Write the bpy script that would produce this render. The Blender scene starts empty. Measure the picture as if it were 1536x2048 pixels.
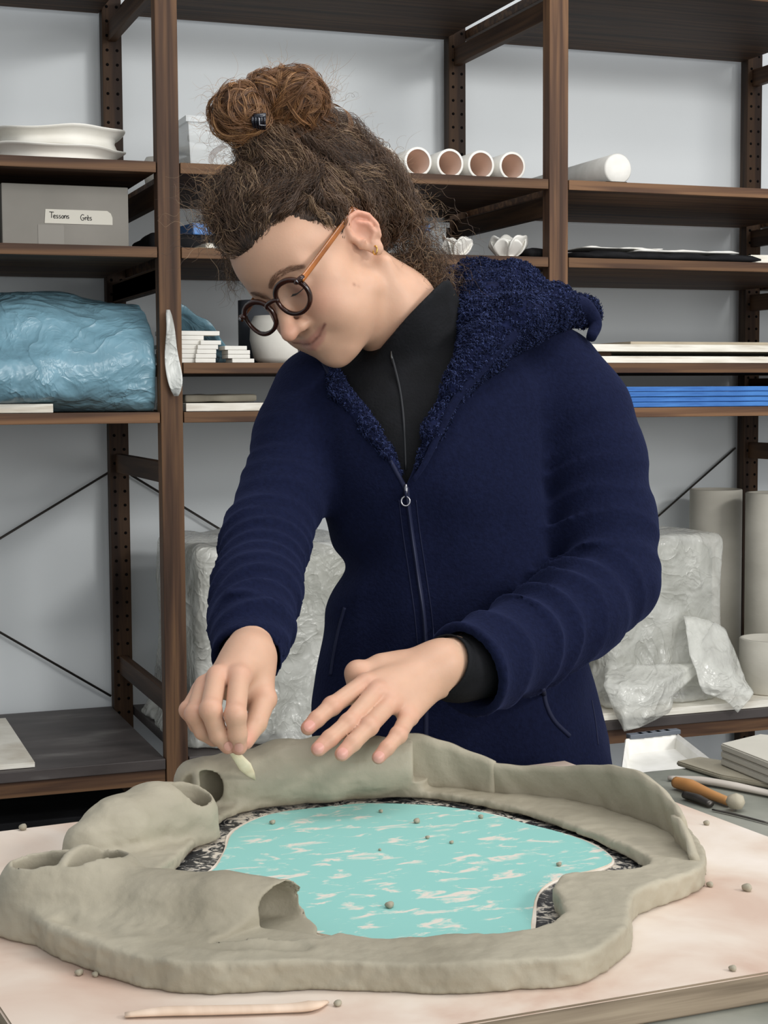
import bpy, bmesh, math, random
import numpy as np
from mathutils import Vector, Matrix
from mathutils.bvhtree import BVHTree
random.seed(7); np.random.seed(7)
scene = bpy.context.scene
COL = scene.collection

# ------------------------------------------------------------------ camera
FPX = 3210.2; YAW = .3512; PITCH = .0737; ROLL = -.0059
CZ = 1.32
_cy, _sy, _cp, _sp = math.cos(YAW), math.sin(YAW), math.cos(PITCH), math.sin(PITCH)
_r0 = np.array([_cy, -_sy, 0.]); _f0 = np.array([_sy*_cp, _cy*_cp, -_sp]); _u0 = np.array([_sy*_sp, _cy*_sp, _cp])
_c, _s = math.cos(ROLL), math.sin(ROLL)
CR = _r0*_c + _u0*_s; CU = _u0*_c - _r0*_s; CF = _f0
CAM = np.array([0., 0., CZ])
cam_d = bpy.data.cameras.new('camera'); cam = bpy.data.objects.new('camera', cam_d); COL.objects.link(cam)
m = Matrix.Identity(4)
for i in range(3):
    m[i][0] = CR[i]; m[i][1] = CU[i]; m[i][2] = -CF[i]; m[i][3] = CAM[i]
cam.matrix_world = m
cam_d.sensor_fit = 'VERTICAL'; cam_d.sensor_height = 24.0; cam_d.lens = 24.0*FPX/2048
cam_d.clip_start = .05; cam_d.clip_end = 50
scene.camera = cam

# ------------------------------------------------------------------ world, lights, exposure
w = bpy.data.worlds.new('world'); scene.world = w; w.use_nodes = True
w.node_tree.nodes['Background'].inputs[0].default_value = (.93, .96, 1, 1)
w.node_tree.nodes['Background'].inputs[1].default_value = .6
def area(name, loc, rot, sx, sy, power, col=(1, 1, 1)):
    l = bpy.data.lights.new(name, 'AREA'); l.shape = 'RECTANGLE'; l.size = sx; l.size_y = sy; l.energy = power; l.color = col
    o = bpy.data.objects.new(name, l); COL.objects.link(o); o.location = loc; o.rotation_euler = rot
    return o
# overhead panel and upper right panel, plus two lamps added as fill
area('wall_fill_light', (1.6, 1.75, 2.36), (math.radians(66), 0, 0), 3.2, .12, 7, (1, .985, .965))  # low strip lamp added to brighten the wall below the top boards
area('ceiling_panel_light', (1.1, 1.2, 2.9), (0, 0, 0), 1.8, .5, 18, (1, .98, .95))
area('ceiling_panel_light', (2.6, -.7, 2.6), (math.radians(62), 0, math.radians(20)), .9, .4, 44, (1, .985, .96))
area('front_fill_light', (1.5, -3.1, 1.75), (math.radians(88), 0, 0), 4.6, 1.7, 98, (1, .985, .955))  # broad soft fill added behind the camera, no window known there
scene.view_settings.view_transform = 'Standard'
scene.view_settings.look = 'None'
scene.view_settings.gamma = 1
scene.view_settings.use_curve_mapping = False
scene.view_settings.exposure = .07

# ------------------------------------------------------------------ helpers
def C(px, py, d):
    """world point seen at photograph pixel (px,py) at optical depth d"""
    return CAM + CF*d + CR*((px-768)/FPX*d) + CU*((1024-py)/FPX*d)
def ray(px, py):
    v = CF + CR*((px-768)/FPX) + CU*((1024-py)/FPX)
    return v
def onz(px, py, z):
    v = ray(px, py); return CAM + v*((z-CZ)/v[2])
def ony(px, py, y):
    v = ray(px, py); return CAM + v*(y/v[1])
def onx(px, py, x):
    v = ray(px, py); return CAM + v*(x/v[0])
MC = np.stack([CR, CU, -CF], 1)
def cam2w(P): return np.asarray(P) @ MC.T + CAM
def K(px, py, d):
    """camera-frame coordinates"""
    return np.array([(px-768)/FPX*d, (1024-py)/FPX*d, -d])

def nodes(mat):
    nt = mat.node_tree; return nt, nt.nodes, nt.links
def new_mat(name, col, rough=.6, spec=.5, metal=0., **kw):
    m = bpy.data.materials.new(name); m.use_nodes = True
    b = m.node_tree.nodes['Principled BSDF']
    b.inputs['Base Color'].default_value = (*col, 1); b.inputs['Roughness'].default_value = rough
    b.inputs['Metallic'].default_value = metal; b.inputs['Specular IOR Level'].default_value = spec
    for k, v in kw.items(): b.inputs[k.replace('_', ' ')].default_value = v
    return m
def tex_mat(name, cols, scale=8., rough=.7, spec=.3, stretch=(1, 1, 1), detail=5., bump=.0, bscale=60., bdist=.002, pos=None, distort=0., rvar=0., bstretch=None, **kw):
    """colour ramp over object-space noise plus fine bump"""
    m = new_mat(name, cols[0], rough, spec, **kw)
    nt, N, L = nodes(m); b = N['Principled BSDF']
    tc = N.new('ShaderNodeTexCoord'); mp = N.new('ShaderNodeMapping'); mp.inputs['Scale'].default_value = stretch
    L.new(tc.outputs['Object'], mp.inputs[0])
    nz = N.new('ShaderNodeTexNoise'); nz.inputs['Scale'].default_value = scale; nz.inputs['Detail'].default_value = detail
    nz.inputs['Distortion'].default_value = distort
    L.new(mp.outputs[0], nz.inputs[0])
    cr = N.new('ShaderNodeValToRGB'); L.new(nz.outputs[0], cr.inputs[0])
    n = len(cols); pos = pos or [.3+.4*i/(n-1) for i in range(n)]
    while len(cr.color_ramp.elements) < n: cr.color_ramp.elements.new(.5)
    for e, c, p in zip(cr.color_ramp.elements, cols, pos): e.position = p; e.color = (*c, 1)
    L.new(cr.outputs[0], b.inputs['Base Color'])
    if bump:
        n2 = N.new('ShaderNodeTexNoise'); n2.inputs['Scale'].default_value = bscale; n2.inputs['Detail'].default_value = 6
        if bstretch:
            m2 = N.new('ShaderNodeMapping'); m2.inputs['Scale'].default_value = bstretch; L.new(tc.outputs['Object'], m2.inputs[0]); L.new(m2.outputs[0], n2.inputs[0])
        else: L.new(mp.outputs[0], n2.inputs[0])
        bp = N.new('ShaderNodeBump'); bp.inputs['Strength'].default_value = bump; bp.inputs['Distance'].default_value = bdist
        L.new(n2.outputs[0], bp.inputs['Height']); L.new(bp.outputs[0], b.inputs['Normal'])
    return m
def s2l(r, g, b):
    f = lambda c: (c/255/12.92 if c/255 <= .04045 else ((c/255+.055)/1.055)**2.4)
    return (f(r), f(g), f(b))

def link(o, parent=None):
    COL.objects.link(o)
    if parent is not None:
        o.parent = parent
        o.location = (0, 0, 0)
    return o
def empty(name, loc, label=None, cat=None, group=None):
    o = bpy.data.objects.new(name, None); COL.objects.link(o); o.location = loc; o.empty_display_size = .05
    if label: tag(o, label, cat, group)
    return o
def tag(o, label=None, cat=None, group=None, kind=None):
    if label: o['label'] = label
    if cat: o['category'] = cat
    if group: o['group'] = group
    if kind: o['kind'] = kind
    return o
ORG = {}
def mesh(name, V, F, mat, parent=None, smooth=True, loc=None, col=None, mats=None):
    """V in world coordinates; stored relative to the parent's (or own) origin"""
    V = np.asarray(V, dtype=np.float64)
    base = np.array(parent_loc(parent)) if parent is not None else (np.array(loc) if loc is not None else np.array([(V[:, 0].min()+V[:, 0].max())/2, (V[:, 1].min()+V[:, 1].max())/2, V[:, 2].min()]))
    me = bpy.data.meshes.new(name)
    V2 = V - base
    if isinstance(F, np.ndarray):
        n, k = F.shape
        me.vertices.add(len(V2)); me.vertices.foreach_set('co', V2.astype(np.float32).ravel())
        me.loops.add(n*k); me.loops.foreach_set('vertex_index', F.astype(np.int32).ravel())
        me.polygons.add(n); me.polygons.foreach_set('loop_start', np.arange(0, n*k, k, dtype=np.int32))
        me.update(calc_edges=True); me.validate()
    else:
        me.from_pydata(V2.tolist(), [], F); me.update()
    if smooth: me.polygons.foreach_set('use_smooth', np.ones(len(me.polygons), dtype=bool))
    if col is not None:
        a = me.color_attributes.new('tone', 'FLOAT_COLOR', 'POINT')
        c4 = np.ones((len(V2), 4), dtype=np.float32); c4[:, :3] = col; a.data.foreach_set('color', c4.ravel())
    for mm in (mats or [mat]): me.materials.append(mm)
    o = bpy.data.objects.new(name, me)
    if parent is not None: link(o, parent)
    else: COL.objects.link(o); o.location = base
    return o
def parent_loc(p):
    l = np.array(p.location)
    while p.parent is not None:
        p = p.parent; l = l + np.array(p.location)
    return l
def boxvf(c, s, rz=0., bev=0.):
    x, y, z = s[0]/2, s[1]/2, s[2]/2
    bm = bmesh.new(); bmesh.ops.create_cube(bm, size=1)
    for v in bm.verts: v.co = Vector((v.co.x*s[0], v.co.y*s[1], v.co.z*s[2]))
    if bev > 0: bmesh.ops.bevel(bm, geom=bm.edges[:], offset=bev, segments=2, affect='EDGES', profile=.6)
    ca, sa = math.cos(rz), math.sin(rz)
    V = [(c[0]+v.co.x*ca-v.co.y*sa, c[1]+v.co.x*sa+v.co.y*ca, c[2]+v.co.z) for v in bm.verts]
    bm.verts.index_update(); F = [[v.index for v in f.verts] for f in bm.faces]; bm.free()
    return V, F
def box(name, c, s, mat, parent=None, rz=0., bev=.0, smooth=False):
    V, F = boxvf(c, s, rz, bev)
    return mesh(name, V, F, mat, parent, smooth)
def join(lst):
    V = []; F = []
    for v, f in lst:
        n = len(V); V += [tuple(x) for x in v]; F += [[i+n for i in ff] for ff in f]
    return V, F
def tubevf(pts, rad, n=10, cap=True, flat=None):
    pts = np.asarray(pts, float); m_ = len(pts); rad = np.broadcast_to(np.asarray(rad, float), (m_,))
    T = np.gradient(pts, axis=0); T /= np.linalg.norm(T, axis=1)[:, None]+1e-12
    up = np.array([0, 0, 1.]) if abs(T[0][2]) < .9 else np.array([1., 0, 0])
    V = []; A = np.cross(T[0], up); A /= np.linalg.norm(A)
    for i in range(m_):
        A = A - T[i]*A.dot(T[i]); A /= np.linalg.norm(A); B = np.cross(T[i], A)
        for k in range(n):
            t = 2*math.pi*k/n; fl = flat if flat else 1.
            V.append(pts[i]+rad[i]*(A*math.cos(t)+B*math.sin(t)*fl))
    F = []
    for i in range(m_-1):
        for k in range(n):
            a = i*n+k; b = i*n+(k+1) % n; F.append([a, b, b+n, a+n])
    if cap: F.append(list(range(n))[::-1]); F.append([(m_-1)*n+k for k in range(n)])
    return V, F
def tube(name, pts, rad, mat, parent=None, n=10, **k):
    V, F = tubevf(pts, rad, n, **k); return mesh(name, V, F, mat, parent)
def lathevf(prof, c, axis=(0, 0, 1), n=40, wob=None):
    """prof: list of (radius, height) along axis from c; closed if first/last radius is 0"""
    ax = np.array(axis, float); ax /= np.linalg.norm(ax)
    u = np.cross(ax, [0, 0, 1.]) if abs(ax[2]) < .95 else np.array([1., 0, 0]); u /= np.linalg.norm(u); v = np.cross(ax, u)
    V = []; F = []; c = np.array(c, float)
    for r, h in prof:
        for k in range(n):
            t = 2*math.pi*k/n; rr = r*(1+(wob(t, h) if wob else 0))
            V.append(c+ax*h+rr*(u*math.cos(t)+v*math.sin(t)))
    for i in range(len(prof)-1):
        for k in range(n):
            a = i*n+k; b = i*n+(k+1) % n; F.append([a, b, b+n, a+n])
    F.append(list(range(n))[::-1]); F.append([(len(prof)-1)*n+k for k in range(n)])
    return V, F
def crom(P, n=8):
    P = np.asarray(P, float); out = []
    Q = np.vstack([2*P[0]-P[1], P, 2*P[-1]-P[-2]])
    for i in range(1, len(Q)-2):
        for t in np.linspace(0, 1, n, endpoint=False):
            out.append(.5*((2*Q[i])+(-Q[i-1]+Q[i+1])*t+(2*Q[i-1]-5*Q[i]+4*Q[i+1]-Q[i+2])*t*t+(-Q[i-1]+3*Q[i]-3*Q[i+1]+Q[i+2])*t**3))
    out.append(P[-1]); return np.array(out)

# ---- noise and signed distance toolkit (numpy)
_H = np.random.RandomState(3).rand(64, 64, 64).astype(np.float32)
def vnoise(P, f=1., off=0.):
    Q = np.asarray(P, dtype=np.float32)*f+off+100.; I = np.floor(Q).astype(np.int32); t = Q-I; t = t*t*(3-2*t)
    x0, y0, z0 = (I[..., 0] & 63, I[..., 1] & 63, I[..., 2] & 63); x1, y1, z1 = ((x0+1) & 63, (y0+1) & 63, (z0+1) & 63)
    a, b, c = t[..., 0], t[..., 1], t[..., 2]
    L = lambda p, q, s: p+(q-p)*s
    return L(L(L(_H[x0, y0, z0], _H[x1, y0, z0], a), L(_H[x0, y1, z0], _H[x1, y1, z0], a), b),
             L(L(_H[x0, y0, z1], _H[x1, y0, z1], a), L(_H[x0, y1, z1], _H[x1, y1, z1], a), b), c)*2-1
def fbm(P, f, o=3, off=0.):
    s = 0; a = 1.
    for i in range(o): s = s+a*vnoise(P, f*2**i, off+i*7.3); a *= .5
    return s
def crumple(P, f, seed=0, n=6, warp=.5):
    rs = np.random.RandomState(seed); s = 0
    wn = vnoise(P, f*.7, seed+1.)*warp; w2 = vnoise(P, f*.5, seed+9.)*warp
    for i in range(n):
        d = rs.randn(3); d /= np.linalg.norm(d); ff = f*rs.uniform(.5, 1.6)
        q = P @ d.astype(np.float32)*ff+rs.rand()*5+(wn if i % 2 else w2)*1.6
        s = s+(np.abs((q % 1.)-.5)*2)**.75/(.6+ff/f)
    return s/n
def smin(a, b, k):
    h = np.clip(.5+.5*(b-a)/k, 0, 1); return b+(a-b)*h-k*h*(1-h)
def smax(a, b, k): return -smin(-a, -b, k)
def cone(P, a, b, r1, r2):
    a = np.asarray(a, np.float32); b = np.asarray(b, np.float32); pa = P-a; ba = b-a
    h = np.clip(pa @ ba/(ba @ ba), 0, 1)
    return np.linalg.norm(pa-h[:, None]*ba, axis=1)-(r1+(r2-r1)*h)
def chain(P, pts, rad, k=.0):
    d = None
    for i in range(len(pts)-1):
        e = cone(P, pts[i], pts[i+1], rad[i], rad[i+1]); d = e if d is None else (smin(d, e, k) if k else np.minimum(d, e))
    return d
def ell(P, c, r, R=None):
    q = P-np.asarray(c, np.float32)
    if R is not None: q = q @ np.asarray(R, np.float32)
    r = np.asarray(r, np.float32); k0 = np.linalg.norm(q/r, axis=1); k1 = np.linalg.norm(q/(r*r), axis=1)
    return k0*(k0-1)/np.maximum(k1, 1e-6)
def polysdf(X, Y, poly):
    poly = np.asarray(poly, np.float32); n = len(poly); d = np.full(X.shape, 1e9, np.float32); ins = np.zeros(X.shape, bool)
    for i in range(n):
        ax_, ay_ = poly[i]; bx_, by_ = poly[(i+1) % n]; ex, ey = bx_-ax_, by_-ay_
        wx, wy = X-ax_, Y-ay_; h = np.clip((wx*ex+wy*ey)/(ex*ex+ey*ey+1e-12), 0, 1)
        d = np.minimum(d, (wx-ex*h)**2+(wy-ey*h)**2)
        c = ((ay_ > Y) != (by_ > Y)) & (X < (bx_-ax_)*(Y-ay_)/(by_-ay_+1e-12)+ax_); ins ^= c
    d = np.sqrt(d); return np.where(ins, -d, d)
def sdfmesh(fn, lo, hi, h, B=8, slack=1.35):
    lo = np.array(lo, float); hi = np.array(hi, float)
    nb = np.ceil((hi-lo)/(h*B)).astype(int); n = nb*B+1
    bx = np.stack(np.meshgrid(*[np.arange(k) for k in nb], indexing='ij'), -1).reshape(-1, 3)
    cen = (lo+(bx+.5)*B*h).astype(np.float32); fc = fn(cen)
    keep = np.abs(fc) < B*h*.87*slack+.004
    G = np.empty(tuple(n), np.float32); G[:] = 1.
    # default sign by block
    for (i, j, k), s in zip(bx[~keep], fc[~keep]):
        if s < 0: G[i*B:(i+1)*B+1, j*B:(j+1)*B+1, k*B:(k+1)*B+1] = -1.
    o = np.stack(np.meshgrid(*[np.arange(B+1)]*3, indexing='ij'), -1).reshape(-1, 3)
    kb = bx[keep]
    for s in range(0, len(kb), 1500):
        idx = (kb[s:s+1500, None, :]*B+o[None]).reshape(-1, 3)
        G[idx[:, 0], idx[:, 1], idx[:, 2]] = fn((lo+idx*h).astype(np.float32))
    G[0] = 1; G[-1] = 1; G[:, 0] = 1; G[:, -1] = 1; G[:, :, 0] = 1; G[:, :, -1] = 1
    S = G < 0
    cnt = np.zeros(n-1, np.int16)
    for a in (0, 1):
        for b in (0, 1):
            for c in (0, 1): cnt += S[a:n[0]-1+a, b:n[1]-1+b, c:n[2]-1+c]
    act = np.argwhere((cnt > 0) & (cnt < 8)); vid = np.full(n-1, -1, np.int32); vid[act[:, 0], act[:, 1], act[:, 2]] = np.arange(len(act))
    acc = np.zeros((len(act), 3)); num = np.zeros(len(act))
    cor = [(a, b, c) for a in (0, 1) for b in (0, 1) for c in (0, 1)]
    for p in cor:
        for ax in range(3):
            if p[ax]: continue
            q = list(p); q[ax] = 1
            g0 = G[act[:, 0]+p[0], act[:, 1]+p[1], act[:, 2]+p[2]]; g1 = G[act[:, 0]+q[0], act[:, 1]+q[1], act[:, 2]+q[2]]
            x = (g0 < 0) != (g1 < 0); t = np.where(x, g0/np.where(x, g0-g1, 1), 0)
            pt = np.tile(np.array(p, float), (len(act), 1)); pt[:, ax] += t
            acc[x] += pt[x]; num[x] += 1
    V = lo+(act+acc/num[:, None])*h
    F = []
    for ax in range(3):
        sl0 = [slice(1, -1)]*3; sl0[ax] = slice(0, -1); sl1 = list(sl0); sl1[ax] = slice(1, None)
        a = S[tuple(sl0)]; b = S[tuple(sl1)]; e = np.argwhere(a != b)
        inside = a[e[:, 0], e[:, 1], e[:, 2]]
        off = [1, 1, 1]; off[ax] = 0; e = e+off
        u, v = (ax+1) % 3, (ax+2) % 3
        def vv(du, dv):
            q = e.copy(); q[:, u] -= du; q[:, v] -= dv; return vid[q[:, 0], q[:, 1], q[:, 2]]
        f = np.stack([vv(0, 0), vv(1, 0), vv(1, 1), vv(0, 1)], 1)
        f[~inside] = f[~inside][:, ::-1]; F.append(f)
    F = np.concatenate(F); F = F[(F >= 0).all(1)]
    return V, F
def smoothmesh(V, F, it=2, lam=.5):
    E = np.concatenate([F[:, [0, 1]], F[:, [1, 2]], F[:, [2, 3]], F[:, [3, 0]]]); V = V.copy()
    for _ in range(it):
        s = np.zeros_like(V); c = np.zeros(len(V))
        for k in range(3): s[:, k] = np.bincount(E[:, 0], V[E[:, 1], k], len(V))+np.bincount(E[:, 1], V[E[:, 0], k], len(V))
        c = np.bincount(E[:, 0], minlength=len(V))+np.bincount(E[:, 1], minlength=len(V))
        V += lam*(s/np.maximum(c, 1)[:, None]-V)
    return V
def strands(paths, rad, tones, name, mat, parent, n=3):
    """paths: (S,M,3) world; each strand a thin n-sided tube, tapered"""
    P = np.asarray(paths, np.float64); S_, M_, _ = P.shape
    T = np.gradient(P, axis=1); T /= np.linalg.norm(T, axis=2, keepdims=True)+1e-12
    A = np.cross(T, np.array([.3, .5, .8])); A /= np.linalg.norm(A, axis=2, keepdims=True)+1e-12; Bn = np.cross(T, A)
    tp = np.linspace(0, 1, M_); tap = (1-.75*tp**2)[None, :, None]
    R_ = np.asarray(rad).reshape(-1, 1, 1)*tap
    V = np.stack([P+R_*(A*math.cos(2*math.pi*k/n)+Bn*math.sin(2*math.pi*k/n)) for k in range(n)], 2).reshape(-1, 3)
    i = np.arange(S_)[:, None, None]*(M_*n); j = np.arange(M_-1)[None, :, None]*n; k = np.arange(n)[None, None, :]; k2 = (k+1) % n
    F = np.stack([i+j+k, i+j+k2, i+j+n+k2, i+j+n+k], -1).reshape(-1, 4)
    colr = np.repeat(np.asarray(tones), M_*n, axis=0)
    return mesh(name, V, F, mat, parent, True, col=colr)
# ------------------------------------------------------------------ materials
WOOD = []
def wood_mat(name, axis, dark=1.):
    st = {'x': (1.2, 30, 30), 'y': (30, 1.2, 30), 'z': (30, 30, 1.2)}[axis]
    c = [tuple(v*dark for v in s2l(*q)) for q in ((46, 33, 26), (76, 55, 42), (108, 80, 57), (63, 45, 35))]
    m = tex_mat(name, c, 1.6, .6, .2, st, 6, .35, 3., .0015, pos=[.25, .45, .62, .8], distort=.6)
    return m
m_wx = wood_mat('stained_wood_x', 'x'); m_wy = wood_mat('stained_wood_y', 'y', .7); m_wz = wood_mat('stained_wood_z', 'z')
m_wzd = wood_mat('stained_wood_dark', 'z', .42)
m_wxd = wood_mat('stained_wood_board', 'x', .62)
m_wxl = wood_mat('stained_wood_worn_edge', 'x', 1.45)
m_wzl = wood_mat('stained_wood_light_post', 'z', 1.35)
m_hole = new_mat('peg_hole_dark', (.004, .003, .003), .9, .1)
m_wall = tex_mat('painted_wall', [s2l(222, 227, 229), s2l(230, 235, 237)], 1.5, .55, .35, bump=.05, bscale=120)
m_floor = tex_mat('dark_floor', [s2l(38, 38, 40), s2l(60, 58, 58)], 4, .6, .3)
m_white = tex_mat('plaster_white', [s2l(226, 222, 212), s2l(240, 238, 230)], 9, .75, .3, bump=.15, bscale=40)
m_plast = tex_mat('white_ceramic', [s2l(228, 226, 218), s2l(244, 242, 236)], 30, .6, .4, bump=.1, bscale=80)
m_pink = tex_mat('bisque_inside', [s2l(238, 212, 196), s2l(246, 226, 212)], 12, .8, .2)
m_card = tex_mat('grey_cardboard', [s2l(122, 119, 112), s2l(138, 134, 127)], 5, .8, .2, bump=.1, bscale=30)
m_tape = new_mat('paper_tape', s2l(200, 196, 184), .6, .3)
m_ink = new_mat('black_ink', (.01, .01, .01), .6, .2)
m_steel = new_mat('brace_steel', s2l(88, 84, 80), .4, .5, .8)
m_blue = tex_mat('blue_foam_board', [s2l(48, 98, 168), s2l(72, 130, 200)], 14, .6, .3, (1, 1, 8))
m_bluelight = new_mat('light_blue_plastic', s2l(98, 148, 214), .5, .4)
m_ply = tex_mat('pale_board', [s2l(214, 208, 192), s2l(240, 236, 224), s2l(200, 190, 172)], 6, .7, .3, (1, 1, 10), bump=.1, bscale=10)
m_black = tex_mat('black_cloth', [s2l(14, 14, 16), s2l(30, 30, 32)], 20, .8, .2, bump=.4, bscale=40)
m_grey = new_mat('grey_plastic', s2l(98, 104, 112), .5, .4)
m_clay = tex_mat('wet_grey_clay', [s2l(138, 131, 113), s2l(159, 152, 134), s2l(173, 165, 146)], 7, .62, .35, detail=8, bump=.8, bscale=38, bdist=.003, pos=[.3, .5, .72])
m_clayp = tex_mat('leather_hard_clay', [s2l(184, 180, 168), s2l(204, 200, 188)], 5, .75, .3, (1, 1, 2), bump=.2, bscale=60)
m_table = tex_mat('grey_table', [s2l(92, 95, 88), s2l(128, 130, 120), s2l(150, 150, 140)], 9, .5, .4, bump=.1)
def clearplastic(name, col, alpha, seed=0., rough=.28):
    m = new_mat(name, col, rough, .6); nt, N, L = nodes(m); b = N['Principled BSDF']
    tc = N.new('ShaderNodeTexCoord'); nz = N.new('ShaderNodeTexNoise'); nz.inputs['Scale'].default_value = 9; nz.inputs['Detail'].default_value = 6; nz.inputs['Distortion'].default_value = 1.2
    L.new(tc.outputs['Object'], nz.inputs[0])
    mr = N.new('ShaderNodeMapRange'); mr.inputs[1].default_value = .3; mr.inputs[2].default_value = .7; mr.inputs[3].default_value = max(0, alpha-.18); mr.inputs[4].default_value = min(1, alpha+.2)
    L.new(nz.outputs[0], mr.inputs[0]); L.new(mr.outputs[0], b.inputs['Alpha'])
    prev = None
    for sc, st_, ds in ((6, .55, .022), (19, .35, .008)):
        n2 = N.new('ShaderNodeTexNoise'); n2.inputs['Scale'].default_value = sc; n2.inputs['Detail'].default_value = 3; n2.inputs['Distortion'].default_value = 1.4
        L.new(tc.outputs['Object'], n2.inputs[0])
        a1 = N.new('ShaderNodeMath'); a1.operation = 'SUBTRACT'; L.new(n2.outputs[0], a1.inputs[0]); a1.inputs[1].default_value = .5
        a2 = N.new('ShaderNodeMath'); a2.operation = 'ABSOLUTE'; L.new(a1.outputs[0], a2.inputs[0])
        a3 = N.new('ShaderNodeMath'); a3.operation = 'POWER'; L.new(a2.outputs[0], a3.inputs[0]); a3.inputs[1].default_value = .55
        bp = N.new('ShaderNodeBump'); bp.inputs['Strength'].default_value = st_; bp.inputs['Distance'].default_value = ds; bp.invert = True; L.new(a3.outputs[0], bp.inputs['Height'])
        if prev: L.new(prev.outputs[0], bp.inputs['Normal'])
        prev = bp
    L.new(prev.outputs[0], b.inputs['Normal'])
    return m
m_bag = clearplastic('clear_plastic_film', s2l(232, 232, 224), .48, rough=.2)
m_bagblue = clearplastic('blue_plastic_film', s2l(128, 170, 187), .9)
m_bin = new_mat('clear_bin_plastic', s2l(222, 226, 226), .35, .5, 0., Alpha=.55)

# ------------------------------------------------------------------ room shell
YF = 3.1022; XL = .6954; BAY = .84; PW = .044; PD = .034; DEP = .587
YB = YF+DEP; YW = YB+.03
WALLX0, WALLX1 = -3., 6.
o = box('wall_back', ((WALLX0+WALLX1)/2, YW+.05, 1.5), (WALLX1-WALLX0, .1, 3.0), m_wall); tag(o, 'light grey painted wall behind the shelving', kind='structure')
o = box('floor', ((WALLX0+WALLX1)/2, .6, -.03), (WALLX1-WALLX0, 6.3, .06), m_floor); tag(o, 'dark workshop floor', kind='structure')
o = box('wall_left', (WALLX0-.05, .6, 1.5), (.1, 6.3, 3.0), m_wall); tag(o, 'grey side wall outside the picture', kind='structure')

# ------------------------------------------------------------------ shelving
ZS = {0: CZ+.8572, 1: CZ+.4499, 2: CZ+.2866, 3: CZ+.0625, 5: CZ-.0341, 6: CZ-.7215}
TH = .021
def frame(i, label):
    x = XL+i*BAY
    t = empty('shelving_frame', (x, YF+DEP/2, 0), label, 'shelf frame', 'upright frames of the shelving')
    H = 2.5
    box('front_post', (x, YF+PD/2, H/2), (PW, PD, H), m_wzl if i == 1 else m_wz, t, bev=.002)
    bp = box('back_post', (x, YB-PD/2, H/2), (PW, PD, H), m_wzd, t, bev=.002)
    for z in (.35, CZ-.155, CZ-.62, ZS[1]-.052, ZS[0]-.045, ZS[2]-.055, ZS[3]-.05 if i > 0 else ZS[2]-.058, .08):
        box('rung', (x, YF+DEP/2, z), (.018, DEP-2*PD, .042), m_wy, t, bev=.001)
    vf = []
    for k in range(70):
        z = .14+k*.032
        for s in (-1, 1):
            V, F = lathevf([(.0001, -.0012), (.0036, -.0012), (.0036, .0004)], (x+s*.0112, YB-PD-.0002, z), (0, -1, 0), 8); vf.append((V, F))
    V, F = join(vf); h = mesh('peg_holes', V, F, m_hole, t); h['kind'] = 'stuff'
for i, lb in ((-1, 'dark upright shelving frame out at the left end'), (0, 'dark wooden upright shelving frame left of the woman'), (1, 'brown wooden upright shelving frame rising behind the hood, beside the row of tubes'), (2, 'dark upright shelving frame at the right end, behind the clay cylinders'), (3, 'dark upright shelving frame closing the far right bay outside the picture')):
    frame(i, lb)
bayname = {-1: 'left', 0: 'middle', 1: 'right', 2: 'far right'}
lev = {0: 'topmost', 1: 'second-from-top', 2: 'third-from-top', 3: 'low narrow-gap', 5: 'chest-height', 6: 'bottom wide'}
desc = {
 (0, -1): 'top dark board seen from below, left bay', (0, 0): 'top dark board seen from below above the woman', (0, 1): 'top dark board seen from below, right bay', (0, 2): 'top board past the right end frame',
 (1, -1): 'brown shelf board carrying the two white plaster moulds', (1, 0): 'shelf board carrying the row of white tubes', (1, 1): 'shelf board carrying the single long white tube', (1, 2): 'shelf board past the right frame, level with the long tube shelf',
 (2, -1): 'shelf board carrying the labelled grey box', (2, 0): 'shelf board carrying the two petal bowls', (2, 1): 'shelf board carrying the black sheet and thin porcelain sheets', (2, 2): 'shelf board past the right frame, level with the black sheet',
 (3, 0): 'shelf board carrying the small white blocks and white pot', (3, 1): 'shelf board carrying the stacked pale boards', (3, 2): 'shelf board past the right frame, level with the pale boards',
 (5, -1): 'shelf board carrying the blue plastic bag', (5, 0): 'worn shelf board carrying a pale board and stone slab', (5, 1): 'shelf board carrying the blue foam sheets', (5, 2): 'shelf board past the right frame, level with the blue foam sheets',
 (6, -1): 'low dusty dark shelf board with scratches, left bay', (6, 0): 'low shelf board under the plastic-wrapped block', (6, 1): 'low shelf board under the plastic-wrapped crate', (6, 2): 'low shelf board past the right frame'}
for (l, b), d in desc.items():
    if b == 2 and l in (0,): continue
    x = XL+(b+.5)*BAY
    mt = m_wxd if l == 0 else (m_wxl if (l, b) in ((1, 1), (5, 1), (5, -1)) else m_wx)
    if l == 6: mt = None
    z = ZS[l]-TH/2+(0 if l else TH)
    yf = YF-.001
    if l == 6:
        m6 = tex_mat('dusty_dark_board', [s2l(58, 52, 50), s2l(78, 72, 70), s2l(120, 116, 112)], 5, .5, .4, (1, 3, 3), 9, pos=[.35, .6, .82]) if b == -1 else m6
        mt = m6
    o = box('shelf_board', (x, YF+DEP/2-.003, z), (BAY-PW-.004, DEP-.006, TH), mt, bev=.0015)
    tag(o, d, 'shelf', 'boards of the wooden shelving')
    if l == 6:
        o2 = box('front_rail', (x, YF+.02, z-TH/2-.0155), (BAY-PW-.004, .03, .031), m_wx); o2.location = np.array(o2.location)
        o2.parent = o; o2.location = np.array(o2.location)-np.array(o.location)
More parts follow.
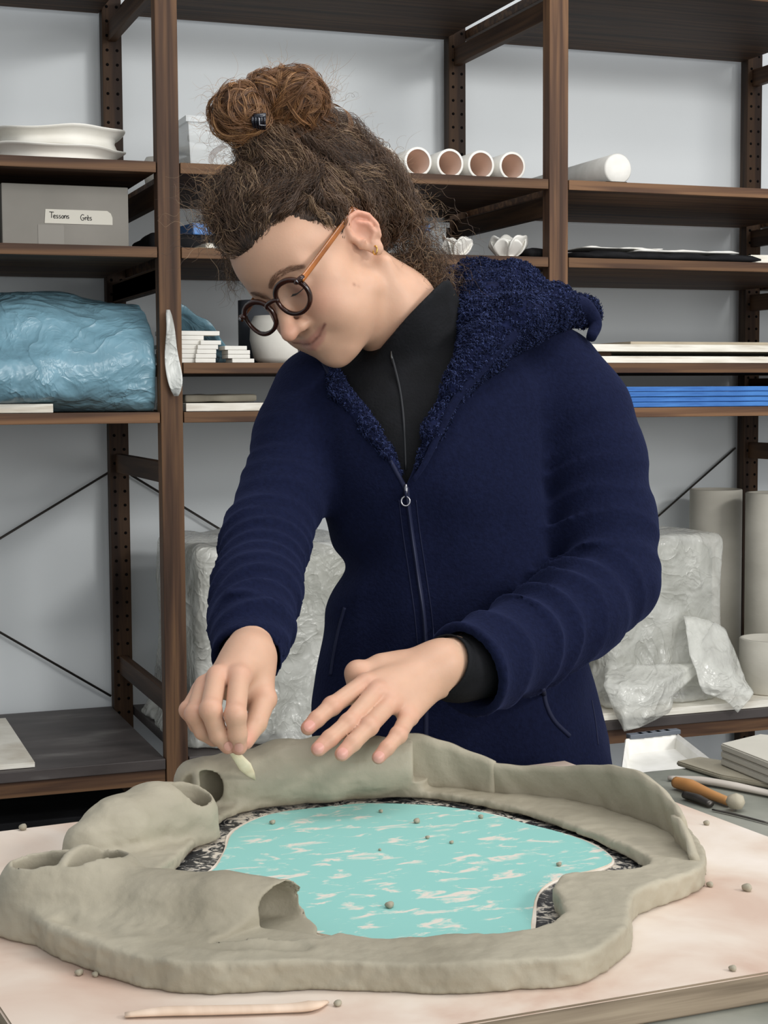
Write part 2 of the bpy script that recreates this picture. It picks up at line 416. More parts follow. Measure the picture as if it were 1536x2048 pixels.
# steel braces in the back plane
def brace(p, q, lb, dy=.006):
    a = ony(p[0], p[1], YB+dy); b = ony(q[0], q[1], YB+dy)
    o = tube('cross_brace', [a, b], .0028, m_steel, None, 8); tag(o, lb, 'brace', 'thin diagonal steel braces of the shelving')
brace((-560, 1417), (219, 944), 'thin dark brace rising to the left frame in the left bay')
brace((-560, 943), (222, 1392), 'thin dark brace falling to the left frame above the dusty low shelf', .014)
brace((262, 950), (889, 1332), 'thin dark brace falling right beside the left frame, behind the wrapped block')
brace((1471, 896), (900, 1400), 'thin dark brace falling from the right frame behind the clay cylinder', .014)

# ------------------------------------------------------------------ things on the shelves
def rimdish(name, cx, cy, z, rx, ry, h, lb, seed):
    # plaster mould: waisted oval slab with flaring uneven lip
    n = 72; prof = [(.0, 0), (.86, 0), (.88, .04), (.84, .35), (.86, .6), (.97, .85), (1.0, .93), (1.0, 1.), (.95, 1.), (.88, .9), (.8, .8), (.4, .78), (0.001, .78)]
    V = []; F = []
    for r, hh in prof:
        for k in range(n):
            t = 2*math.pi*k/n; rr = r*(1+.03*math.sin(3*t+seed)+.015*math.sin(7*t+seed*2)); dz = (.10*math.sin(2*t+seed)+.06*math.sin(5*t+seed))*hh*h
            V.append((cx+rx*rr*math.cos(t), cy+ry*rr*math.sin(t), z+hh*h+dz))
    for i in range(len(prof)-1):
        for k in range(n):
            a = i*n+k; b = i*n+(k+1) % n; F.append([a, b, b+n, a+n])
    o = mesh(name, V, F, m_white); tag(o, lb, 'mould', 'white plaster moulds')
p = ony(122, 300, YF+.17)
rimdish('plaster_mould', p[0]-.015, YF+.19, ZS[1]+.001, .142, .15, .035, 'lower white plaster mould, directly on the shelf', 1.2)
rimdish('plaster_mould', p[0]-.005, YF+.19, ZS[1]+.036, .132, .145, .036, 'upper white plaster mould with wavy flared lip', 2.6)
# translucent storage tub beside the left frame
t = empty('storage_tub', (ony(420, 320, YF+.2)[0], YF+.2, ZS[1]), 'clear plastic storage tub full of white scraps behind the hair bun', 'tub')
cx = ony(425, 320, YF+.2)[0]
def openbox(cx, cy, z, sx, sy, h, wt, flare=1.08):
    V = []; F = []
    for (a, b, zz) in ((1, 1, z), (flare, flare, z+h), (flare, flare, z+h)):
        pass
    def ringq(sx_, sy_, zz): return [(cx-sx_/2, cy-sy_/2, zz), (cx+sx_/2, cy-sy_/2, zz), (cx+sx_/2, cy+sy_/2, zz), (cx-sx_/2, cy+sy_/2, zz)]
    R = [ringq(sx, sy, z), ringq(sx*flare, sy*flare, z+h*.88), ringq(sx*flare+.012, sy*flare+.012, z+h*.88), ringq(sx*flare+.012, sy*flare+.012, z+h), ringq(sx*flare-.002, sy*flare-.002, z+h), ringq(sx-wt, sy-wt, z+wt)]
    for r in R: V += r
    for i in range(len(R)-1):
        for k in range(4): F.append([i*4+k, i*4+(k+1) % 4, (i+1)*4+(k+1) % 4, (i+1)*4+k])
    F.append([3, 2, 1, 0]); F.append([20, 21, 22, 23]); return V, F
V, F = openbox(cx, YF+.2, ZS[1]+.001, .155, .26, .1, .006)
mesh('tub_body', V, F, m_bin, t, False)
for k in range(9):
    V, F = boxvf((cx+random.uniform(-.045, .045), YF+.2+random.uniform(-.09, .08), ZS[1]+.02+.006*k), (.05, .06, .012), random.uniform(0, 3), .003); mesh('scrap', V, F, m_white, t)
pj = ony(303, 290, YF+.38)
V, F = lathevf([(0.001, 0), (.026, 0), (.03, .03), (.03, .05), (.024, .062), (.001, .066)], (pj[0]+.012, YF+.38, ZS[1]+.001)); o = mesh('white_lump', V, F, m_white); tag(o, 'small rounded white pot peeking out left of the frame', 'pot')
# row of white tubes, pink inside
def hollowtube(c, R, L, t, lb, grp, ax=(0, 1, 0), closed=False, matin=m_pink, notch=False):
    T = empty('ceramic_tube', (c[0], c[1], c[2]-R), lb, 'tube', grp)
    if closed:
        V, F = lathevf([(0.001, 0), (R*.9, 0), (R, .004), (R, L), (R*.9, L), (0.001, L)], c, ax, 44); mesh('tube_body', V, F, m_plast, T)
    else:
        V, F = lathevf([(R-t, .0), (R-.001, 0), (R, .001), (R, L), (R-t, L)], c, ax, 44, None)
        F = F[:-2]; mesh('outer_wall', V, F, m_plast, T)
        V, F = lathevf([(R-t, 0), (R-t*1.05, L*.5), (R-t*1.05, L-.004), (0.001, L-.004)], c, ax, 44, None); F = [f[::-1] for f in F[:-2]]; mesh('inner_wall', V, F, matin, T)
    return T
lbs = ['white tube with pink inside, first of the row, partly behind the hair', 'white tube with pink inside, second in the row with a small notch below', 'white tube with pink inside, third in the row, just before the back post', 'white tube with pink inside, fourth in the row', 'white tube with pink inside, last at the right end of the row']
for k, (px, py) in enumerate([(700, 306), (764, 310), (836, 312), (901, 315), (963, 318), (1025, 321)]):
    q = ony(px, py, YF+.055); R = .0305
    hollowtube((q[0], YF+.055+.002*math.sin(k*5), ZS[1]+R+.001), R, .26, .005, (['white tube almost wholly hidden behind the curls, before the pink row']+lbs)[k], 'row of white tubes')
q = ony(1237, 313, YF+.05)
T = hollowtube((q[0], YF+.05, ZS[1]+.036), .0335, .42, .005, 'long white tube lying alone with closed bright end', None, closed=True)
box('chock', (q[0]-.012, YF+.06, ZS[1]+.003), (.05, .05, .006), m_hole, T)
# grey box with handwritten label
bx0 = ony(5, 480, YF+.06); bx1 = ony(258, 490, YF+.06)
bw = bx1[0]-bx0[0]; bh = .118
T = empty('cardboard_box', ((bx0[0]+bx1[0])/2, YF+.2, ZS[2]), 'grey cardboard box with taped handwritten label', 'box')
box('box_body', (T.location.x, YF+.06+.14, ZS[2]+.001+bh/2), (bw, .28, bh), m_card, T, bev=.002)
lx0 = ony(89, 430, YF+.059); lx1 = ony(225, 440, YF+.059)
V = []; lw = lx1[0]-lx0[0]; lz0 = ony(150, 448, YF+.059)[2]; lz1 = lz0+.027
V = [(lx0[0], YF+.0588, lz0), (lx1[0], YF+.0588, lz0), (lx1[0], YF+.0588, lz0+.014), (lx1[0]-.003, YF+.0588, lz0+.022), (lx1[0]-.010, YF+.0588, lz1), (lx0[0]+.002, YF+.0588, lz1)]
V = V+[(a, YF+.0598, c) for a, _, c in V]
lab = mesh('paper_label', V, [list(range(6))]+[[i, i+6, (i+1) % 6+6, (i+1) % 6] for i in range(6)], m_tape, T, False)
box('tape_strip', (lx0[0]+.012, YF+.0593, ZS[2]+.022), (.05, .0006, .04), new_mat('brown_tape', s2l(130, 126, 118), .5, .4), T)
def stroke(pts, r=.0007): return tubevf([(a, YF+.0585, b) for a, b in crom(pts, 4)], r, 5)
# handwriting "Tessons Grès" as pen strokes; unit = letter height
def write(s, x, z, h):
    G = {'T': [[(0, 1.25), (.9, 1.2)], [(.45, 1.2), (.42, .05)]], 'e': [[(.05, .32), (.4, .4), (.32, .62), (.1, .55), (.05, .2), (.25, 0), (.48, .12)]],
         's': [[(.4, .6), (.12, .56), (.1, .38), (.38, .25), (.35, .05), (.05, .03)]], 'o': [[(.25, .6), (.05, .35), (.15, .03), (.4, .1), (.45, .45), (.25, .6)]],
         'n': [[(.05, .6), (.05, 0)], [(.05, .4), (.25, .6), (.42, .5), (.45, 0)]], 'G': [[(.75, 1.0), (.35, 1.1), (.05, .6), (.2, .05), (.6, .0), (.75, .4)], [(.4, .45), (.8, .42)]],
         'r': [[(.05, .6), (.08, 0)], [(.08, .35), (.2, .55), (.38, .6)]], 'è': [[(.05, .32), (.4, .4), (.32, .62), (.1, .55), (.05, .2), (.25, 0), (.48, .12)], [(.1, 1.0), (.3, .8)]]}
    W = {'T': .78, 'G': .9, ' ': .9, 'r': .42}
    out = []
    for ch in s:
        for st in G.get(ch, []): out.append(stroke([(x+a*h, z+b*h) for a, b in st]))
        x += W.get(ch, .55)*h
    return out
hx = ony(99, 440, YF+.0585)
st = write('Tessons', hx[0], lz0+.010, .0095)
n1_ = len(st); hx = ony(161, 440, YF+.0585); st += write('Grès', hx[0], lz0+.008, .0095)
V, F = join(st[:n1_]); mesh('handwritten_word', V, F, m_ink, T); V, F = join(st[n1_:]); mesh('handwritten_word', V, F, m_ink, T)
pk = ony(-4, 420, YF+.06); o = box('dark_carton', (pk[0]-.1, YF+.2, ZS[2]+.0565), (.19, .24, .11), tex_mat('dark_card', [s2l(50, 44, 40), s2l(70, 62, 56)], 8), bev=.002); tag(o, 'dark carton at the left edge next to the labelled box', 'box')
# blue-lidded items
def lumpybox(name, c, s, mat, lb, cat, rz=0., amp=.004, f=14, r=.01, h=.004, grp=None, parent=None):
    hs = np.array(s)/2
    def fn(P):
        q = P-np.array(c, np.float32); ca, sa = math.cos(-rz), math.sin(-rz)
        x = q[:, 0]*ca-q[:, 1]*sa; y = q[:, 0]*sa+q[:, 1]*ca
        Q = np.abs(np.stack([x, y, q[:, 2]], 1))-(hs-r)
        return np.linalg.norm(np.maximum(Q, 0), axis=1)+np.minimum(Q.max(1), 0)-r+amp*vnoise(P, f)
    R = np.linalg.norm(hs[:2])+.02
    V, F = sdfmesh(fn, [c[0]-R, c[1]-R, c[2]-hs[2]-.015], [c[0]+R, c[1]+R, c[2]+hs[2]+.015], h)
    o = mesh(name, V, F, mat, parent)
    if lb: tag(o, lb, cat, grp)
    return o
q = ony(395, 455, YF+.25)
lumpybox('folded_black_cloth', (q[0]-.03, YF+.22, ZS[2]+.02), (.2, .2, .036), m_black, 'folded dark cloth under the light blue lid box', 'cloth')
o = box('blue_box', (q[0]+.005, YF+.24, ZS[2]+.053), (.1, .16, .024), m_bluelight, rz=.15, bev=.003); tag(o, 'flat light blue box on a dark cloth, left of the hair', 'box')
q = ony(350, 490, YF+.04); o = box('white_sheet', (q[0]+.14, YF+.06, ZS[2]+.006), (.17, .1, .01), m_ply, bev=.001); tag(o, 'pale flat offcut at the front of the shelf beside the hair', 'offcut')
q0 = ony(790, 470, YF+.3); q1 = ony(888, 470, YF+.3)
T = empty('plastic_bin', ((q0[0]+q1[0])/2, YF+.38, ZS[2]), 'translucent grey bin with a blue strip behind the curls', 'bin')
V, F = openbox(T.location.x-.015, YF+.38, ZS[2]+.001, (q1[0]-q0[0])+.02, .2, .095, .004, 1.02)
mesh('bin_body', V, F, new_mat('grey_clear_plastic', s2l(172, 178, 180), .3, .5, 0, Alpha=.7), T, False)
q = ony(838, 456, YF+.275); box('blue_strip', (q[0], YF+.272, q[2]), (.05, .002, .016), m_bluelight, T)
# petal bowls
def petalbowl(px, py, Y, R, hgt, lb, seed, npet=5):
    q = ony(px, py, Y); T = empty('petal_bowl', (q[0], Y, ZS[2]), lb, 'bowl', 'thin white petal bowls')
    rs = np.random.RandomState(seed)
    for k in range(npet):
        a = 2*math.pi*k/npet+rs.rand()*.5; V = []; F = []; nu, nv = 12, 12
        hk = hgt*rs.uniform(.75, 1.1)
        for i in range(nu+1):
            for j in range(nv+1):
                s = i/nu; t = (j/nv-.5)*2
                wid = R*1.0*math.sin(math.pi*min(1, .12+s*.8))**.7
                r = R*(.25+.85*s+.12*math.sin(3*s+k)); z = .003+hk*(s**1.4)*(1-.38*abs(t)**2.2)+.003*math.sin(5*t+k)*s
                x = r*math.cos(t*.55*(1+.3*s)); y = r*math.sin(t*.8)+t*wid*.25
                V.append((q[0]+x*math.cos(a)-y*math.sin(a), Y+x*math.sin(a)+y*math.cos(a), ZS[2]+z))
        for i in range(nu):
            for j in range(nv): b = i*(nv+1)+j; F.append([b, b+1, b+nv+2, b+nv+1])
        o = mesh('petal', V, F, m_plast, T); md = o.modifiers.new('thick', 'SOLIDIFY'); md.thickness = .0025; md.offset = 0
    V, F = lathevf([(.001, .0), (R*.5, .0), (R*.55, .004), (.001, .006)], (q[0], Y, ZS[2]+.001), n=24); mesh('foot', V, F, m_plast, T)
petalbowl(912, 500, YF+.09, .028, .044, 'smaller white petal bowl with one tall pointed petal, next to the curls', 3, 5)
petalbowl(1014, 500, YF+.09, .034, .048, 'larger white ruffled petal bowl near the brown upright', 5, 6)
def flatlump(name, pts, z, th, Y0, mat, lb, cat, amp=.003, grp=None):
    """flat irregular sheet, polygon in world xy"""
    n = len(pts); V = []; F = []
    c = np.mean(pts, 0); rings = [(.0, 1), (.5, 1), (.93, 1), (1., .7), (1., .2), (.9, 0), (.0, 0)]
    for r, hh in rings:
        for k in range(n):
            p = c+(np.array(pts[k])-c)*r; V.append((p[0], p[1], z+th*hh+(amp*math.sin(p[0]*60+p[1]*37)+amp*.5*math.sin(p[0]*150) if hh > .5 else 0)))
    for i in range(len(rings)-1):
        for k in range(n): a = i*n+k; b = i*n+(k+1) % n; F.append([a, a+n, b+n, b])
    o = mesh(name, V, F, mat); tag(o, lb, cat, grp); return o
def rectpts(x0, x1, y0, y1, n=14, j=.006):
    P = [(x0+(x1-x0)*k/n, y0) for k in range(n)]+[(x1, y0+(y1-y0)*k/6) for k in range(6)]+[(x1-(x1-x0)*k/n, y1) for k in range(n)]+[(x0, y1-(y1-y0)*k/6) for k in range(6)]
    return [(a+random.uniform(-j, j), b+random.uniform(-j, j)) for a, b in P]
a0 = ony(1146, 505, YF+.05)[0]; a1 = ony(1500, 505, YF+.05)[0]
flatlump('black_sheet', rectpts(a0, a1, YF+.01, YF+.34), ZS[2]+.001, .016, 0, m_black, 'crumpled black sheet lying along the shelf right of the brown upright', 'sheet', .003)
b0 = ony(1160, 500, YF+.08)[0]; b1 = ony(1452, 500, YF+.08)[0]
flatlump('porcelain_sheet', rectpts(b0+.12, b1, YF+.03, YF+.2, j=.004), ZS[2]+.0205, .005, 0, m_plast, 'longer thin white porcelain sheet on the black sheet, reaching right', 'sheet', .0012, 'thin white porcelain sheets')
flatlump('porcelain_sheet', rectpts(b0-.005, b0+.19, YF+.05, YF+.17, j=.004), ZS[2]+.0268, .003, 0, m_plast, 'shorter thin white porcelain sheet with pointed left end, on top', 'sheet', .0012, 'thin white porcelain sheets')
c0 = ony(1060, 505, YF+.06)[0]; lumpybox('dark_rag', (c0+.018, YF+.09, ZS[2]+.0125), (.045, .08, .018), m_black, 'small dark rag between the larger petal bowl and the upright', 'rag', h=.003)
d0 = ony(1508, 510, YF+.06)[0]; o = box('pale_offcut', (d0+.02, YF+.12, ZS[2]+.01), (.06, .2, .018), m_ply, rz=-.2, bev=.001); tag(o, 'pale offcut at the right end past the black sheet', 'offcut')
# small white blocks
bi = 0
def block(px, py, w_, lb, Y=YF+.05, zi=0, dp=.05, h_=.0145, rz=0.):
    q = ony(px, 700, Y); z = ZS[3]+.001+zi*(h_+.0004)
    o = box('plaster_block', (q[0], Y+dp/2, z+h_/2), (w_, dp, h_), m_white, rz=rz, bev=.0012); tag(o, lb, 'block', 'small white plaster blocks')
for k, (x, ww) in enumerate([(342, .075), (346, .08), (349, .075), (352, .085), (367, .065), (366, .065), (371, .12)]): block(x+10, 0, ww, 'small white block in the tall stack against the left frame, ' + ['bottom one', 'second from bottom', 'third from bottom', 'fourth from bottom', 'fifth, wide', 'sixth from bottom', 'long one on top'][k], zi=k, h_=.0087, rz=random.uniform(-.05, .05))
for k, (x, ww) in enumerate([(408, .042), (410, .042), (411, .04), (414, .042), (420, .042)]): block(x+2, 0, ww, 'small white block in the middle stack, ' + ['bottom one', 'second one', 'third one', 'fourth one', 'top one'][k], zi=k, h_=.0085, Y=YF+.04, rz=random.uniform(-.05, .05))
for k, (x, ww) in enumerate([(486, .046), (478, .046), (478, .046), (472, .046)]): block(x, 0, ww, 'small white block in the low stack beside the pot, ' + ['bottom one', 'second one', 'third one', 'top one'][k], zi=k, h_=.0081, Y=YF+.04, rz=random.uniform(-.05, .05))
q = ony(562, 690, YF+.16)
V, F = lathevf([(.001, 0), (.045, 0), (.058, .012), (.066, .05), (.064, .085), (.056, .1), (.05, .1), (.058, .08), (.05, .02), (.001, .01)], (q[0], YF+.16, ZS[3]+.001), n=56)
o = mesh('white_pot', V, F, m_white); tag(o, 'round white plaster pot behind the woman\'s nose', 'pot')
q = ony(497, 640, YF+.3); V, F = lathevf([(.001, 0), (.042, 0), (.042, .14), (.038, .14), (.036, .01), (.001, .01)], (q[0]+.02, YF+.3, ZS[3]+.001), n=40)
o = mesh('dark_canister', V, F, new_mat('dark_canister', s2l(92, 95, 102), .5, .3)); tag(o, 'dark grey canister in the shade behind the white pot', 'canister')
# drooping blue sheet behind the blocks
q0 = onz(0, 0, 0)
V = []; F = []
for i in range(13):
    for j in range(7):
        s = i/12; t = j/6; q = ony(350+115*s, 610+75*s*s+30*s, YF+.22)
        V.append((q[0], YF+.2+.1*t+.006*math.sin(9*s+t*4), max(ZS[3]+.0005, q[2]-.1*t*(1-.3*s)+.004*math.sin(14*s))))
for i in range(12):
    for j in range(6): a = i*7+j; F.append([a, a+1, a+8, a+7])
o = mesh('blue_film', V, F, m_bagblue); tag(o, 'end of blue plastic film sloping down behind the white blocks', 'film'); md = o.modifiers.new('thick', 'SOLIDIFY'); md.thickness = .0015
# middle bay, chest shelf
q0 = ony(372, 812, YF+.03)[0]; q1 = ony(560, 812, YF+.03)[0]
o = box('pale_board', ((q0+q1)/2+.03, YF+.17, ZS[5]+.009), (q1-q0+.06, .28, .016), m_ply, bev=.001); tag(o, 'pale plywood board on the worn shelf, left of the sleeve', 'board')
lumpybox('stone_slab', (ony(450, 795, YF+.05)[0], YF+.16, ZS[5]+.0262), (.15, .16, .014), tex_mat('stone', [s2l(110, 104, 92), s2l(170, 164, 148)], 10, .8, .2), 'rough beige stone slab lying on the pale board', 'slab', amp=.0025, f=30, r=.003, h=.003)
# right bay: pale boards and blue foam sheets
x0 = ony(1170, 690, YF+.03)[0]; x1 = XL+2*BAY-PW/2-.01
def brd(z, th, mat, lb, grp, xa=x0, xb=x1, ya=YF+.015, name='pale_board', dy=.4, rz=0.):
    o = box(name, ((xa+xb)/2, ya+dy/2, z+th/2), (xb-xa, dy, th), mat, bev=.001, rz=rz); tag(o, lb, 'board' if name != 'foam_sheet' else 'sheet', grp); return o
brd(ZS[3]+.001, .0145, m_ply, 'lower thick pale board behind the woman\'s left shoulder', 'pale boards on the right shelf')
for sx in (x0+.06, x1-.05):
    o = box('spacer_strip', (sx, YF+.2, ZS[3]+.021), (.03, .3, .009), m_wxd); tag(o, 'dark spacer strip between the two pale boards, ' + ('left one' if sx < x0+.1 else 'right one'), 'strip', 'spacer strips between boards')
brd(ZS[3]+.026, .0155, m_ply, 'upper thick pale board, separated by a dark gap', 'pale boards on the right shelf')
brd(ZS[3]+.042, .006, tex_mat('kraft', [s2l(160, 148, 128), s2l(186, 174, 152)], 9), 'thin beige sheet on top of the pale boards', None, xa=ony(1275, 670, YF)[0], ya=YF+.03, name='beige_sheet')
for k in range(4):
    brd(ZS[5]+.001+k*.0114, .0104, m_blue, 'blue foam sheet, ' + ['bottom of the four', 'second from the bottom', 'second from the top', 'top of the four'][k], 'stack of blue foam sheets', xa=x0+.02+.004*k, xb=x1+.0-.004*(k % 2), ya=YF+.008+.003*(k % 2), name='foam_sheet')
# left bay: pale board under bag
q1 = ony(108, 815, YF+.02)[0]
o = box('pale_board', (q1-.15, YF+.14, ZS[5]+.0095), (.30, .22, .017), m_ply, bev=.001); tag(o, 'pale board poking out under the blue bag at the left edge', 'board')
q1 = onz(47, 1500, ZS[6])
o = box('pale_board', (q1[0]-.16, YF+.25, ZS[6]+.006), (.32, .46, .01), m_ply, bev=.001, rz=.0); tag(o, 'pale board lying on the dusty low shelf at the left edge', 'board')
# blue plastic bag: lumpy wrapped bundle
def _post(P, x): return np.maximum(np.maximum(np.abs(P[:, 0]-x)-PW/2-.003, np.abs(P[:, 1]-(YF+PD/2))-PD/2-.003), np.abs(P[:, 2]-1.3)-1)
def bag(name, blobs, bounds, mat, lb, cat, amp, f, seed, h=.006, zmin=None, k=.05, yfloor=None, warp=.5, n=6):
    def fn(P):
        d = None
        for c, r in blobs:
            e = ell(P, c, r); d = e if d is None else smin(d, e, k)
        d = d+amp*(crumple(P, f, seed, n, warp)-.5)*2+amp*.35*(crumple(P, f*2.7, seed+5, 5, .8)-.5)*2
        if zmin is not None: d = smax(d, zmin-P[:, 2], .006)
        d = smax(d, -_post(P, XL), .003); d = smax(d, np.where(P[:, 1] > YF-.002, P[:, 0]-XL+.024, -1), .003); q = ony(112, 815, YF+.02)[0]; d = smax(d, -np.maximum(P[:, 0]-q, P[:, 2]-(ZS[5]+.020)), .003)
        return d*.8
    V, F = sdfmesh(fn, bounds[0], bounds[1], h)
    V = smoothmesh(V, F, 1, .3)
    o = mesh(name, V, F, mat); tag(o, lb, cat); return o
def W(px, py, Y): return ony(px, py, Y)
zb = ZS[5]+.0015
b_ = [((W(60, 700, YF+.25)[0], YF+.26, zb+.115), (.26, .2, .115)), ((W(240, 720, YF+.2)[0], YF+.2, zb+.09), (.14, .17, .115)), ((W(10, 740, YF+.1)[0], YF+.12, zb+.07), (.16, .12, .055)), ((W(160, 730, YF+.1)[0], YF+.12, zb+.072), (.2, .1, .06)), ((W(300, 760, YF+.1)[0], YF+.13, zb+.05), (.06, .09, .075))]
bag('blue_bag', b_, ([W(-60, 700, YF)[0]-.1, YF-.03, zb-.01], [XL-.0, YF+.52, zb+.28]), m_bagblue, 'bundle wrapped in crumpled light blue plastic film on the left shelf', 'bag', .023, 7, 4, .0055, zb, .03)
# small white corner of film hanging at the post
V = []; F = []
for i in range(17):
    for j in range(9):
        s = i/16; t = j/8-.5; q = W(336+16*s+t*(6+36*s**.7*(1-s**6)), 620+172*s, YF-.012)
        V.append((q[0], YF-.012-.006*math.cos(t*3+s*5)-.006*math.sin(9*s), q[2]))
for i in range(16):
    for j in range(8): a = i*9+j; F.append([a, a+1, a+10, a+9])
o = mesh('film_corner', V, F, clearplastic('white_film', s2l(226, 228, 222), .85)); tag(o, 'white corner of plastic film hanging over the left upright below the blue bundle', 'film'); md = o.modifiers.new('thick', 'SOLIDIFY'); md.thickness = .001

# ---- plastic wrapped block in the middle bay, wrapped crate in the right bay
z6 = ZS[6]+.0015
def wrapped(name, c, s, lb, seed, amp, f, inner_col, skirt=.05, rz=0., flow=None, flat=0.):
    T = empty(name, (c[0], c[1], z6), lb, 'bundle')
    hs = np.array(s)/2
    V, F = boxvf((c[0], c[1], z6+hs[2]*.96), (s[0]*.9, s[1]*.9, s[2]*.93), rz, .02)
    mesh('clay_block', V, F, inner_col, T)
    ca, sa = math.cos(-rz), math.sin(-rz)
    def fn(P):
        q = P-np.array([c[0], c[1], z6+hs[2]], np.float32)
        x = q[:, 0]*ca-q[:, 1]*sa; y = q[:, 0]*sa+q[:, 1]*ca; z = q[:, 2]
        low = np.clip((-z-hs[2]*.25)/(hs[2]*.75), 0, 1)
        fl = skirt*low**2
        Q = np.abs(np.stack([x, y, z], 1))-(hs-.02); Q[:, 0] -= fl; Q[:, 1] -= fl*.6
        d = np.linalg.norm(np.maximum(Q, 0), axis=1)+np.minimum(Q.max(1), 0)-.02
        Ps = P*np.array([1.35, 1.35, .62], np.float32)
        d = d+(amp*1.5*(crumple(Ps, f*.7, seed, 4, 1.2)-.5)*2+amp*.35*(crumple(P, f*2.2, seed+3, 4, .8)-.5)*2)*(.45+1.1*low)
        d = smax(d, z6-P[:, 2], .004)
        return smax(d, YF-.045-P[:, 1], .01)*.75
    R = np.hypot(hs[0], hs[1])+.09
    V, F = sdfmesh(fn, [c[0]-R, c[1]-R, z6-.01], [c[0]+R, min(c[1]+R, YB-.04), z6+s[2]+.06], .006)
    V = V[:, :3]; V = smoothmesh(V, F, 1, .3)
    mesh("plastic_film", V, F, m_bag, T); return T
m_clayblock = tex_mat('clay_block_dark', [s2l(118, 120, 108), s2l(150, 150, 136)], 6, .8, .2)
qa = W(372, 1100, YF+.1); qb = W(760, 1100, YF+.1)
wrapped('wrapped_block', ((XL+.035+qb[0])/2+.0, YF+.27, 0), (qb[0]-XL-.09, .40, W(400, 1085, YF+.2)[2]-z6+.0), 'large clay block under creased clear plastic, behind the woman\'s right arm', 2, .016, 9, m_clayblock, .03)
qa = W(1215, 1100, YF+.1); qb = W(1452, 1100, YF+.1)
b6 = W(1230, 1420, YF+.03)
o = box('pale_board', ((W(1130, 1400, YF)[0]+XL+2*BAY-.03)/2, YF+.25, ZS[6]+.009), (XL+2*BAY-.03-W(1130, 1400, YF)[0], .49, .016), m_ply, bev=.001); tag(o, 'pale board under the wrapped crate and clay cylinders', 'board')
z6 = ZS[6]+.0185
WCR = wrapped('wrapped_crate', ((qa[0]+qb[0])/2-.02, YF+.21, 0), (qb[0]-qa[0]-.0, .26, W(1400, 1070, YF+.1)[2]-z6), 'tall crate wrapped in crumpled clear plastic with loose folds, right of the woman', 11, .02, 8, m_clayblock, .04, .12)
# loose flap of film spilling over the shelf edge
def flap(cps, name, lb, mat=None, seed=0, parent=None):
    """cps: rows of control points (px,py,Y)"""
    G = np.array([[W(*p) if len(p) == 3 else p for p in r] for r in cps]); nu, nv = 22, 22
    def interp(G, m, axis):
        idx = np.linspace(0, G.shape[axis]-1, m); i0 = np.clip(idx.astype(int), 0, G.shape[axis]-2); t = (idx-i0)
        A = np.take(G, i0, axis); B_ = np.take(G, i0+1, axis); sh = [1]*3; sh[axis] = m; t = t.reshape(sh); return A+(B_-A)*t
    S = interp(interp(G, nu, 0), nv, 1); P = S.reshape(-1, 3)
    P = P+np.array([0, -1, .3])*(.016*(crumple(P, 14, seed, 6, 1)-.5)+.008*(crumple(P, 40, seed+1, 5, 1)-.5))[:, None]*1.4
    F = [[i*nv+j, i*nv+j+1, (i+1)*nv+j+1, (i+1)*nv+j] for i in range(nu-1) for j in range(nv-1)]
    o = mesh(name, P, F, mat or m_bag, parent); md = o.modifiers.new('thick', 'SOLIDIFY'); md.thickness = .0012
    if lb: tag(o, lb, 'film')
    return o
flap([[(1215, 1320, YF+.1), (1280, 1330, YF+.03), (1400, 1325, YF+.02), (1450, 1300, YF+.05)],
      [(1210, 1370, YF+.0), (1270, 1375, YF-.03), (1330, 1360, YF-.03), (1350, 1390, YF-.02)],
      [(1225, 1410, YF-.015), (1245, 1425, YF-.04), (1290, 1435, YF-.04), (1345, 1415, YF-.03)],
      [(1240, 1440, YF-.02), (1250, 1462, YF-.03), (1280, 1455, YF-.03), (1340, 1425, YF-.02)]], 'film_flap', None, seed=3, parent=WCR)
flap([[(1370, 1230, YF+.06), (1420, 1240, YF+.05), (1450, 1255, YF+.06), (1465, 1290, YF+.08)],
      [(1380, 1310, YF+.0), (1430, 1330, YF-.01), (1470, 1340, YF+.0), (1490, 1350, YF+.02)],
      [(1400, 1370, YF-.02), (1450, 1385, YF-.035), (1485, 1385, YF-.02), (1508, 1385, YF-.01)],
      [(1410, 1385, YF-.02), (1450, 1400, YF-.03), (1477, 1425, YF-.03), (1500, 1400, YF-.02)]], 'film_flap', None, seed=8, parent=WCR)
# clay cylinders
def cyl(cx, Y, R, z, h, lb, tt=.008):
    V, F = lathevf([(R-.003, 0), (R, .003), (R, h-.002), (R-.002, h), (R-tt, h), (R-tt, .004), (0.001, .004)], (cx, Y, z), n=56, wob=lambda t, hh: .006*math.sin(2*t+hh*8)+.003*math.sin(5*t+1))
    o = mesh('clay_cylinder', V, F, m_clayp); tag(o, lb, 'cylinder', 'pale clay cylinders')
z6b = ZS[6]+.018
c1 = W(1432, 1000, YF+.45); cyl(c1[0], YF+.45, .066, z6b, W(1430, 978, YF+.45)[2]-z6b, 'tall pale clay cylinder behind the wrapped crate')
c2 = W(1548, 1000, YF+.26); cyl(c2[0]+.002, YF+.26, .070, z6b, W(1540, 985, YF+.26)[2]-z6b, 'tall pale clay cylinder cut by the right edge, nearer one')
cyl(2.142, YF+.10, .074, z6b, .125, 'low wide clay ring in front of the tall cylinders')

# ------------------------------------------------------------------ work table
TZ = CZ-.41
BT = .022            # plaster board thickness
def T_(px, py, h=0.): return onz(px, py, TZ+h)
